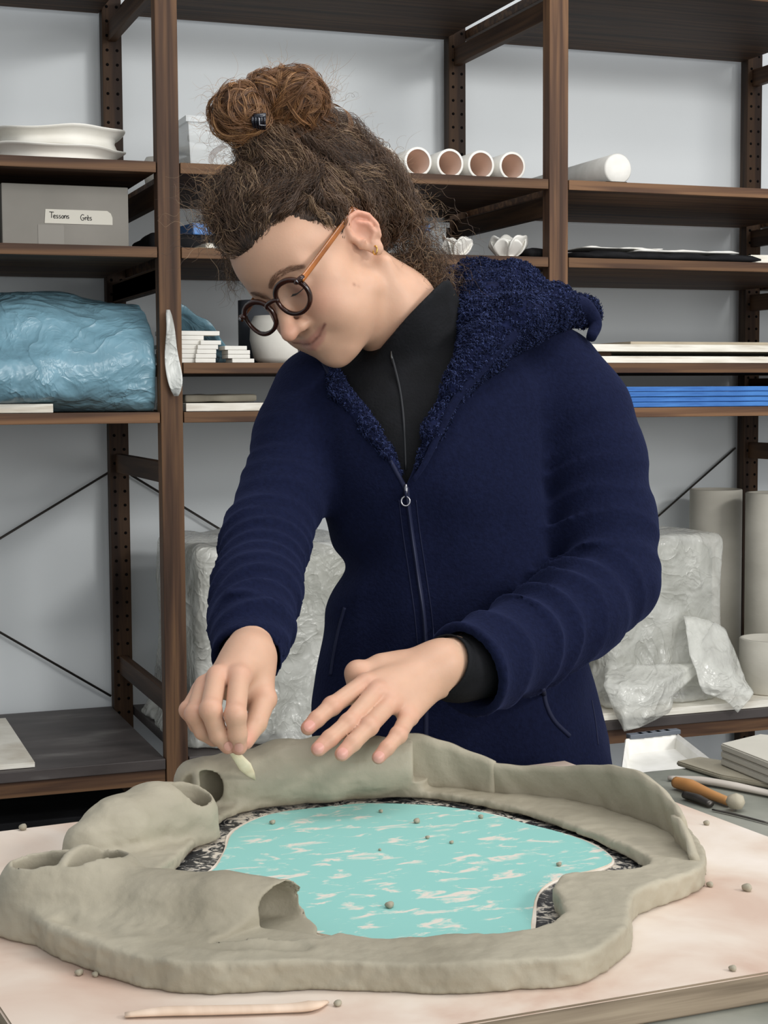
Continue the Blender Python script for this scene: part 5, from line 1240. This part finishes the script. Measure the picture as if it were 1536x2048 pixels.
# loose curls at the nape, behind the ear and frizz round the head
def loose(n, src, dirs, L, am, fr, tn, name, rad, nseg=20, jit=.4, g=0.):
    pp = []
    for k in range(n):
        c, r = src[RS.randint(len(src))]; s0 = c+RS.randn(3)*r*.5; dv = np.array(dirs if not callable(dirs) else dirs(s0, c))+RS.randn(3)*jit; dv /= np.linalg.norm(dv); ln = RS.uniform(*L); t = np.linspace(0, 1, nseg)[:, None]
        bend = RS.randn(3)*.35*ln; pp.append(s0+dv*ln*t+bend*t*t+np.array([0, -g, 0])*t*t*ln)
    pp = np.array(pp); ncl = max(1, n//9); cl = RS.randint(0, ncl, n); ph = RS.rand(ncl)*6.28
    pp = curlify(pp, ph[cl]+RS.randn(n)*.5, RS.uniform(*fr, ncl)[cl], RS.uniform(*am, n)); o = strands(cam2w(pp), np.full(n, rad)*RS.uniform(.7, 1.2, n), tones(RS.rand(n), *tn), name, m_hair, HAIR); o['kind'] = 'stuff'
nape = [(K(815, 440, 1.905), .03), (K(835, 480, 1.905), .02), (K(812, 505, 1.905), .018), (K(790, 400, 1.90), .028), (K(850, 520, 1.91), .014)]
loose(950, nape, (.45, -.9, .1), (.03, .065), (.003, .0065), (120, 260), (c0, c1, c2_), 'nape_curls', .0003, jit=.35, g=.15)
loose(260, [(K(835, 535, 1.905), .014), (K(855, 545, 1.91), .012)], (.35, -.9, .1), (.015, .04), (.002, .005), (150, 300), (c0, b1_, b2_), 'nape_ends', .00026)
out = lambda s0, c: (s0-K(610, 360, 1.85))/np.linalg.norm(s0-K(610, 360, 1.85))*.8
loose(420, [(K(430, 420, 1.80), .02), (K(445, 350, 1.80), .02), (K(480, 300, 1.81), .018), (K(700, 290, 1.88), .022), (K(770, 350, 1.90), .022), (K(820, 410, 1.905), .02), (K(650, 210, 1.84), .015)], out, (.015, .04), (.002, .006), (110, 300), (c1, c2_, b2_), 'frizz', .00016, jit=.7)
loose(150, [(K(452, 190, 1.80), .014), (K(560, 148, 1.82), .018), (K(640, 175, 1.83), .014), (K(430, 250, 1.8), .01)], lambda s0, c: (s0-K(540, 225, 1.83))/np.linalg.norm(s0-K(540, 225, 1.83))*.8, (.012, .035), (.002, .006), (80, 260), (b1_, b2_, b2_), 'bun_frizz', .00015, jit=.7)
loose(90, [(K(462, 540, 1.87), .008), (K(455, 500, 1.86), .01)], (.0, -1., 0), (.02, .035), (.002, .005), (150, 300), (c0, c1, c2_), 'far_side_curls', .00024, jit=.25)
loose(300, [(K(430, 470, 1.80), .014), (K(425, 430, 1.80), .016)], (-.2, .6, .3), (.02, .045), (.002, .004), (120, 260), (c0, c1, c2_), 'brow_side_curls', .0003, jit=.5)
# two long stray ringlets over the bun
for pts in ([(622, 150), (628, 160), (640, 190), (632, 215)], [(655, 215), (672, 210), (695, 225), (702, 248), (696, 262)], [(450, 290), (428, 305), (421, 322), (424, 330)], [(590, 141), (612, 140), (628, 155), (632, 185)]):
    pth = np.array([[K(a+q*1.5, b+q, 1.80+.0004*q) for a, b in pts] for q in range(-3, 4)]); pth = np.array([crom(p, 6) for p in pth]); o = strands(cam2w(pth), np.full(len(pth), .00026), np.tile(b1_, (len(pth), 1)), 'stray_lock', m_hair, HAIR); o['kind'] = 'stuff'
# claw clip and hairpin
CL = empty('hair_clip', (0, 0, 0)); CL.parent = PER; CL.location = Vector(cam2w(K(520, 243, 1.78)[None])[0])-PER.location
m_clip = new_mat('black_clip', (.01, .012, .02), .25, .6)
for k in range(-2, 3):
    V, F = tubevf(cam2w(np.array(crom([K(520+k*5, 228, 1.785), K(517+k*6, 240, 1.769), K(519+k*5, 258, 1.783)], 5))), .0016, 8); mesh('prong', V, F, m_clip, CL)
V, F = tubevf(cam2w(np.array([K(508, 234, 1.773), K(532, 232, 1.773)])), .0035, 10); mesh('clip_bar', V, F, m_clip, CL)
V, F = tubevf(cam2w(np.array([K(519, 236, 1.762), K(519, 250, 1.763), K(532, 251, 1.764)])), .0006, 6); mesh('spring', V, F, m_metal, CL)

# ------------------------------------------------------------------ surface hits
bvh_j = BVHTree.FromPolygons(cam2w(JV).tolist(), JF.tolist()); bvh_h = BVHTree.FromPolygons(cam2w(HEADC[0]).tolist(), hf.tolist())
bvh_l = BVHTree.FromPolygons(cam2w(HL[0]).tolist(), HL[1].tolist()); bvh_r = BVHTree.FromPolygons(cam2w(HRt[0]).tolist(), HRt[1].tolist())
def hit(b, px, py, lift=0.):
    v = Vector(ray(px, py)).normalized(); h = b.ray_cast(Vector(CAM), v)
    if h[0] is None: return None, None
    return np.array(h[0])+np.array(h[1])*lift, np.array(h[1])
# ------------------------------------------------------------------ brows and lashes
def brow(pts, wpx, n, name):
    P = crom([(a, b, 0) for a, b in pts], 10); pp = []
    for k in range(n):
        i = RS.randint(0, len(P)-1); t = i/len(P); w = wpx*math.sin(math.pi*(.15+.8*t))**.6; a, b, _ = P[i]; tg = P[min(i+4, len(P)-1)]-P[max(0, i-4)]; tg /= np.linalg.norm(tg)+1e-9
        q = np.array([a, b])+np.array([-tg[1], tg[0]])*RS.uniform(-1, 1)*w; e = q+(tg[:2]*9+RS.randn(2)*2.0)
        pth = []
        for s in np.linspace(0, 1, 5):
            z, nn = hit(bvh_h, *(q+(e-q)*s), .0003+.0008*math.sin(s*3.1))
            if z is None: break
            pth.append(z)
        if len(pth) == 5 and np.linalg.norm(pth[0]-pth[-1]) < .02: pp.append(pth)
    if pp: o = strands(np.array(pp), np.full(len(pp), .00012), tones(RS.rand(len(pp))*.8, np.array(s2l(110, 78, 60)), np.array(s2l(140, 104, 82)), np.array(s2l(165, 128, 104))), name, m_hair, PER); o['kind'] = 'stuff'
brow([(540, 577), (546, 562), (560, 548), (582, 538), (604, 533)], 6.0, 420, 'eyebrow')
brow([(494, 590), (504, 587), (516, 588), (528, 594)], 3.5, 150, 'eyebrow')
lsh = []
for k in range(70):
    t = k/69; m0 = np.array([.019+.0245*t, -.0108-.0015*math.sin(3.14*t), -.0035-.006*abs(t-.45)]); dv = np.array([(t-.4)*.6, -.55, .8]); dv /= np.linalg.norm(dv); s = np.linspace(0, 1, 6)[:, None]
    lsh.append(m0+dv*.0058*s+np.array([0, .0026, 0])*s*s)
strands(cam2w(h2c(np.array(lsh))), np.full(70, .0002), np.tile(np.array(s2l(30, 20, 16)), (70, 1)), 'eyelashes', m_hair, PER)['kind'] = 'stuff'
# ------------------------------------------------------------------ glasses
GC = [K(584, 594, 1.766), K(519, 636, 1.816)]
GX = GC[0]-GC[1]; GX /= np.linalg.norm(GX); GF = HR[:, 2]-GX*(HR[:, 2] @ GX); GF /= np.linalg.norm(GF); GY = np.cross(GF, GX)
GL = empty('glasses', (0, 0, 0)); GL.parent = PER; GL.location = Vector(cam2w(((GC[0]+GC[1])/2)[None])[0])-PER.location
def lensring(c, s, n=56, f=1.):
    out = []
    for k in range(n):
        t = 2*math.pi*k/n; x, y = math.cos(t), math.sin(t); sx = .0246*np.sign(x)*abs(x)**.92; sy = (.0192 if y > 0 else .0202)*np.sign(y)*abs(y)**.95
        out.append(c+GX*sx*f+GY*sy*f-GF*(.0030*(s*x > 0)*x*x))
    return np.array(out)
for c, s in zip(GC, (1, -1)):
    R_ = lensring(c, s); V = []; F = []; n = len(R_); sec = [(-.0023, -.0016), (-.0023, .0016), (-.0012, .0023), (.0012, .0023), (.0023, .0014), (.0023, -.0018)]
    for k in range(n):
        rd = R_[k]-c; rd /= np.linalg.norm(rd); thick = 1.+.35*max(0, (GY @ rd))
        for a, b in sec: V.append(R_[k]+rd*a*thick+GF*b)
    for k in range(n):
        for j in range(6): F.append([k*6+j, k*6+(j+1) % 6, ((k+1) % n)*6+(j+1) % 6, ((k+1) % n)*6+j])
    rim = mesh('rim', cam2w(np.array(V)), F, m_rimg, GL)
    Q = lensring(c, s, 40, .93); V = [c+GF*.0022]+list(Q)+[c+GF*.0012]+list(Q-GF*.0012); F = [[0, k+1, (k+1) % 40+1] for k in range(40)]+[[41, 41+(k+1) % 40+1, 41+k+1] for k in range(40)]
    mesh('lens', cam2w(np.array(V)), F, m_lens, GL)
a = GC[1]+GX*.0228+GY*.005; b = GC[0]-GX*.0228+GY*.005
V, F = tubevf(cam2w(crom([a-GX*.002, a+GX*.004+GY*.003+GF*.002, b-GX*.004+GY*.003+GF*.002, b+GX*.002], 5)), .0025, 10); mesh('bridge', V, F, m_rimg, GL)
for s, c in ((1, GC[0]), (-1, GC[1])):
    h0 = c+GX*s*.0215+GY*.011; h1 = c+GX*s*.0285+GY*.0115-GF*.002; ear = h2c([s*.0765, .020, -.098]); e0 = h1-GF*.008+GX*s*.0015
    V, F = tubevf(cam2w(np.array([h0-GX*s*.003, h0, h1, h1-GF*.003])), [.0026, .0034, .0034, .003], 10); mesh('end_piece', V, F, m_rimg, GL)
    rv = (h0+h1)/2+GF*.0034; V, F = tubevf(cam2w(np.array([rv-GY*.0018, rv+GY*.0018])), .0008, 8); mesh('rivet', V, F, m_metal, GL)
    hook = h2c([s*.079, -.004, -.122]); P_ = crom([h1-GF*.002, e0, ear, ear+(ear-e0)/np.linalg.norm(ear-e0)*.012-h2c([0, 0, 0])*0, hook], 8)
    Vw = []; F = []; n = len(P_); T_g = np.gradient(P_, axis=0); T_g /= np.linalg.norm(T_g, axis=1)[:, None]; up = GY
    for i in range(n):
        sd = np.cross(T_g[i], up); sd /= np.linalg.norm(sd); u2 = np.cross(sd, T_g[i]); hgt = .0037-.0010*i/n
        for q in range(8):
            t = 2*math.pi*(q+.5)/8; Vw.append(P_[i]+sd*math.cos(t)*.0015+u2*math.sin(t)*hgt)
    for i in range(n-1):
        for q in range(8): F.append([i*8+q, i*8+(q+1) % 8, (i+1)*8+(q+1) % 8, (i+1)*8+q])
    tm = mesh('temple', cam2w(np.array(Vw)), F, m_temple, GL); tm['label'] = 'amber brown glasses temple'
# earring
e0 = h2c([.0775, -.032, -.101]); 
z, nn = hit(bvh_h, 750, 500, .001); z = z if z is not None else cam2w(e0[None])[0]
rg = [z+CR*.0022*math.cos(t)+CU*.0048*math.sin(t)-CF*.0016*math.cos(t) for t in np.linspace(0, 6.283, 25)]
V, F = tubevf(rg, .0009, 8, cap=False); mesh('earring', V, F, m_gold, PER)
# ------------------------------------------------------------------ finger nails
def nail(b, px, py, dx, dy, w, l):
    """nail centre pixel, finger direction in pixels, half width and half length in metres"""
    V = []; F = []; dn = math.hypot(dx, dy); dx, dy = dx/dn, dy/dn; sc = 2000.
    nu, nv = 7, 7
    for i in range(nu):
        for j in range(nv):
            u = (i/(nu-1)-.5)*2; v = (j/(nv-1)-.5)*2; u2 = u*math.sqrt(1-.45*v*v); v2 = v*math.sqrt(1-.45*u*u)
            a = px+(-dy*u2*w+dx*v2*l)*sc; b_2 = py+(dx*u2*w+dy*v2*l)*sc; z, nn = hit(b, a, b_2, .0005*(1-.5*u*u))
            if z is None: return
            V.append(z)
    V = np.array(V)
    if np.abs(np.diff(V.reshape(nu, nv, 3), axis=0)).max() > .006: return
    for i in range(nu-1):
        for j in range(nv-1): a = i*nv+j; F.append([a, a+1, a+nv+1, a+nv])
    mesh('fingernail', V, F, m_nail, PER)
for px, py, dx, dy in ((619, 1452, -20, 18), (637, 1497, -20, 22), (685, 1507, -20, 24), (758, 1514, -14, 22)): nail(bvh_l, px, py, dx, dy, .0052, .0058)
for px, py, dx, dy in ((457, 1492, 12, 24), (478, 1495, 2, 26)): nail(bvh_r, px, py, dx, dy, .0045, .0045)
# ------------------------------------------------------------------ hood, lining, zip
def J_(px, py, lift=.0): 
    z, nn = hit(bvh_j, px, py, lift); return z
def hood(P):
    d = chain(P, [K(880, 575, 2.0), K(950, 562, 1.985), K(1030, 566, 1.97), K(1078, 602, 1.955)], [.018, .025, .026, .024], .012)
    d = smin(d, chain(P, [K(1168, 624, 1.92), K(1110, 612, 1.89), K(1030, 645, 1.86), K(965, 700, 1.835), K(908, 780, 1.812), K(868, 862, 1.803), K(836, 935, 1.797)], [.019, .025, .030, .026, .013, .008, .0045], .012), .012)
    d = smin(d, cone(P, K(985, 610, 1.94), K(960, 665, 1.885), .040, .038), .02)
    d = smin(d, cone(P, K(900, 600, 1.98), K(930, 700, 1.865), .012, .014), .02)
    return (d+.004*vnoise(P, 30)+.0018*vnoise(P, 90, 2.))*.9
lo, hi = bb(np.array([K(820, 950, 1.78), K(1190, 540, 2.02)]), .04); HV, HF = sdfmesh(hood, lo, hi, .0032)
HD = empty('hood', (0, 0, 0)); HD.parent = PER; HD.location = Vector(cam2w(K(1000, 620, 1.9)[None])[0])-PER.location
m_pileb = tex_mat('navy_pile_base', [s2l(12, 16, 36), s2l(24, 30, 60)], 90, .95, .1, bump=.6, bscale=160, bdist=.003)
mesh('hood_lining', cam2w(HV), HF, m_pileb, HD)
lc_ = [(618, 690), (640, 716), (680, 782), (735, 850), (775, 905), (800, 948)]
def lining2(P): return (chain(P, [K(a, b, tfront(a, b)+.004) for a, b in lc_], [.012, .012, .011, .010, .007, .004], .004)+.002*vnoise(P, 60))*.9
lo, hi = bb(np.array([K(a, b, tfront(a, b)) for a, b in lc_]), .025); V2, F2 = sdfmesh(lining2, lo, hi, .0026); mesh('front_lining', cam2w(V2), F2, m_pileb, HD)
def pile(Vs, fn, n, L, name):
    idx = RS.randint(0, len(Vs), n); P = Vs[idx].astype(np.float32); nn = grad(fn, P); fac = (nn @ np.array([0, .3, 1.])) > -.35; P, nn = P[fac], nn[fac]; m_ = len(P)
    fl = np.stack([vnoise(P, 55., 1.), vnoise(P, 55., 11.), vnoise(P, 55., 21.)], 1)*1.7+RS.randn(m_, 3)*.15; dv = nn+fl-nn*(fl*nn).sum(1, keepdims=True)*.3; dv /= np.linalg.norm(dv, axis=1, keepdims=True)
    ln = RS.uniform(.6, 1.2, (m_, 1))*L; cb = RS.randn(m_, 3)*1.2; t = np.linspace(0, 1, 7); u_ = np.cross(dv, cb); u_ /= np.linalg.norm(u_, axis=1, keepdims=True); v_ = np.cross(dv, u_); ph_ = RS.rand(m_, 1)*6.28; pth = np.stack([P-nn*.001+dv*ln*s*.8+.0014*min(1, s*2)*(u_*np.cos(ph_+s*6.5)+v_*np.sin(ph_+s*6.5)) for s in t], 1)
    tt = RS.rand(m_); o = strands(cam2w(pth), np.full(m_, .00095), tones(tt, np.array(s2l(12, 17, 38)), np.array(s2l(28, 36, 68)), np.array(s2l(58, 68, 108))), name, m_pile, HD); o['kind'] = 'stuff'
pile(HV, hood, 18500, .0058, 'lining_pile'); pile(V2, lining2, 3200, .0048, 'front_pile')
hem = crom([K(1182, 676, 1.89), K(1190, 645, 1.905), K(1165, 612, 1.895), K(1120, 608, 1.872), K(1072, 628, 1.848), K(1020, 676, 1.828), K(965, 735, 1.812), K(915, 795, 1.800), K(880, 862, 1.794), K(850, 925, 1.79), K(826, 962, 1.789)], 6)
V, F = tubevf(cam2w(hem), np.interp(np.linspace(0, 10, len(hem)), [0, 2, 7, 10], [.006, .011, .005, .0025]), 12); mesh('hood_edge', V, F, m_navy, HD)
def surfline(name, pts, r, mat, par, lift=.001, n=12, nm=8):
    P = []
    for a, b, _ in crom([(a, b, 0) for a, b in pts], n):
        z = J_(a, b, lift)
        if z is not None: P.append(z)
    P = np.array(P)
    for _ in range(2): P[1:-1] = (P[:-2]+P[1:-1]*2+P[2:])/4
    V, F = tubevf(P, r, nm); return mesh(name, V, F, mat, par)
surfline('zip_tape', [(813, 974), (820, 1040), (833, 1130), (846, 1220), (852, 1290), (853, 1360), (852, 1490)], .0030, m_band, jk if False else PER, -.0008)
surfline('zip_teeth', [(813, 985), (820, 1040), (833, 1130), (846, 1220), (852, 1290)], .0012, new_mat('zip_teeth', s2l(34, 40, 66), .4, .5), PER, .0022)
for dx in (-17, 17): surfline('stitching', [(815+dx, 1000), (822+dx, 1060), (834+dx, 1140), (846+dx, 1225), (852+dx, 1290)], .0007, m_band, PER, .0001)
surfline('left_placket', [(640, 716), (690, 800), (757, 882), (795, 948), (811, 978)], .0028, m_band, PER, .0)
surfline('pocket_welt', [(1086, 1378), (1092, 1410), (1108, 1442), (1138, 1472)], .0028, m_band, PER, .0005)
surfline('pocket_welt', [(690, 1215), (678, 1260), (668, 1310), (662, 1350)], .0022, m_band, PER, .0003)
surfline('side_seam', [(1183, 1400), (1190, 1440), (1196, 1490)], .001, m_band, PER, .0003)
# slider and pull
ZP = empty('zip_slider', (0, 0, 0)); ZP.parent = PER; z = J_(812, 990, .004); z = z if z is not None else cam2w(K(812, 975, 1.79)[None])[0]
ZP.location = Vector(z)-PER.location
q = np.array([z+CU*.010*0+CR*0]); 
V, F = tubevf([z+CU*.013, z+CU*.006, z-CU*.001], [.0035, .0045, .003], 10, flat=.5); mesh('slider_body', V, F, m_metal, ZP)
rg = [z-CU*.006+CR*.0048*math.cos(t)+CU*.0052*math.sin(t)-CF*.002 for t in np.linspace(0, 6.283, 25)]; V, F = tubevf(rg, .0011, 8, cap=False); mesh('pull_ring', V, F, m_metal, ZP)
V, F = tubevf([z+CU*.006-CF*.002, z-CU*.002-CF*.003], [.0022, .0032], 8, flat=.4); mesh('pull_tab', V, F, m_band, ZP)
bvh_s = BVHTree.FromPolygons(cam2w(SV).tolist(), SF.tolist())
SZ = []
for a, b in ((783, 708), (800, 780), (808, 850), (812, 940)):
    h_, _n = hit(bvh_s, a, b, .0006); 
    if h_ is not None: SZ.append(h_)
if len(SZ) > 2: V, F = tubevf(crom(SZ, 6), .0016, 8); mesh('sweater_zip', V, F, new_mat('sweater_zip', s2l(26, 28, 32), .5, .4), sw)
h_, _n = hit(bvh_s, 783, 712, .002)
if h_ is not None:
    V, F = tubevf([h_+CU*.006, h_, h_-CU*.007+CR*.002, h_-CU*.011+CR*.003], [.0018, .0022, .0028, .0020], 10, flat=.5); mesh('sweater_zip_pull', V, F, new_mat('dull_metal', s2l(90, 92, 92), .4, .5, .9), sw)
# ------------------------------------------------------------------ the tool in her hand
dg = bpy.data.objects['clay_ring']; me = dg.data; co = np.empty(len(me.vertices)*3, np.float32); me.vertices.foreach_get('co', co); co = co.reshape(-1, 3)+parent_loc(SC)
ff = np.empty(len(me.loops), np.int32); me.loops.foreach_get('vertex_index', ff); bvh_c = BVHTree.FromPolygons(co.tolist(), ff.reshape(-1, 4).tolist())
z, nn = hit(bvh_c, 511, 1560, .0006); tipd = float((z-CAM) @ CF) if z is not None else 1.53

top_, tip_ = cam2w(K(464, 1500, 1.520)[None])[0], C(511, 1560, tipd-.001)
ax = tip_-top_; L_ = np.linalg.norm(ax); ax /= L_; sdv = np.cross(ax, CF); sdv /= np.linalg.norm(sdv); nv_ = np.cross(ax, sdv)
V = []; F = []; prof = [(-.016, .0024, .0020), (-.01, .0034, .0026), (0., .0040, .0024), (.3*L_, .0052, .0020), (.55*L_, .0064, .0015), (.8*L_, .0040, .001), (L_, .0004, .0004)]
for s, w_, t_ in prof:
    for k in range(12): a = 2*math.pi*k/12; V.append(top_+ax*s+sdv*w_*math.cos(a)+nv_*t_*math.sin(a))
for i in range(len(prof)-1):
    for k in range(12): F.append([i*12+k, i*12+(k+1) % 12, (i+1)*12+(k+1) % 12, (i+1)*12+k])
F.append(list(range(12))[::-1]); F.append([len(V)-12+k for k in range(12)])
o = mesh('modelling_knife', V, F, tex_mat('boxwood', [s2l(214, 194, 160), s2l(238, 224, 196), s2l(150, 132, 96)], 40, .5, .3, pos=[.3, .6, .8])); tag(o, 'small pale wooden leaf-shaped modelling knife held in her right hand', 'tool')
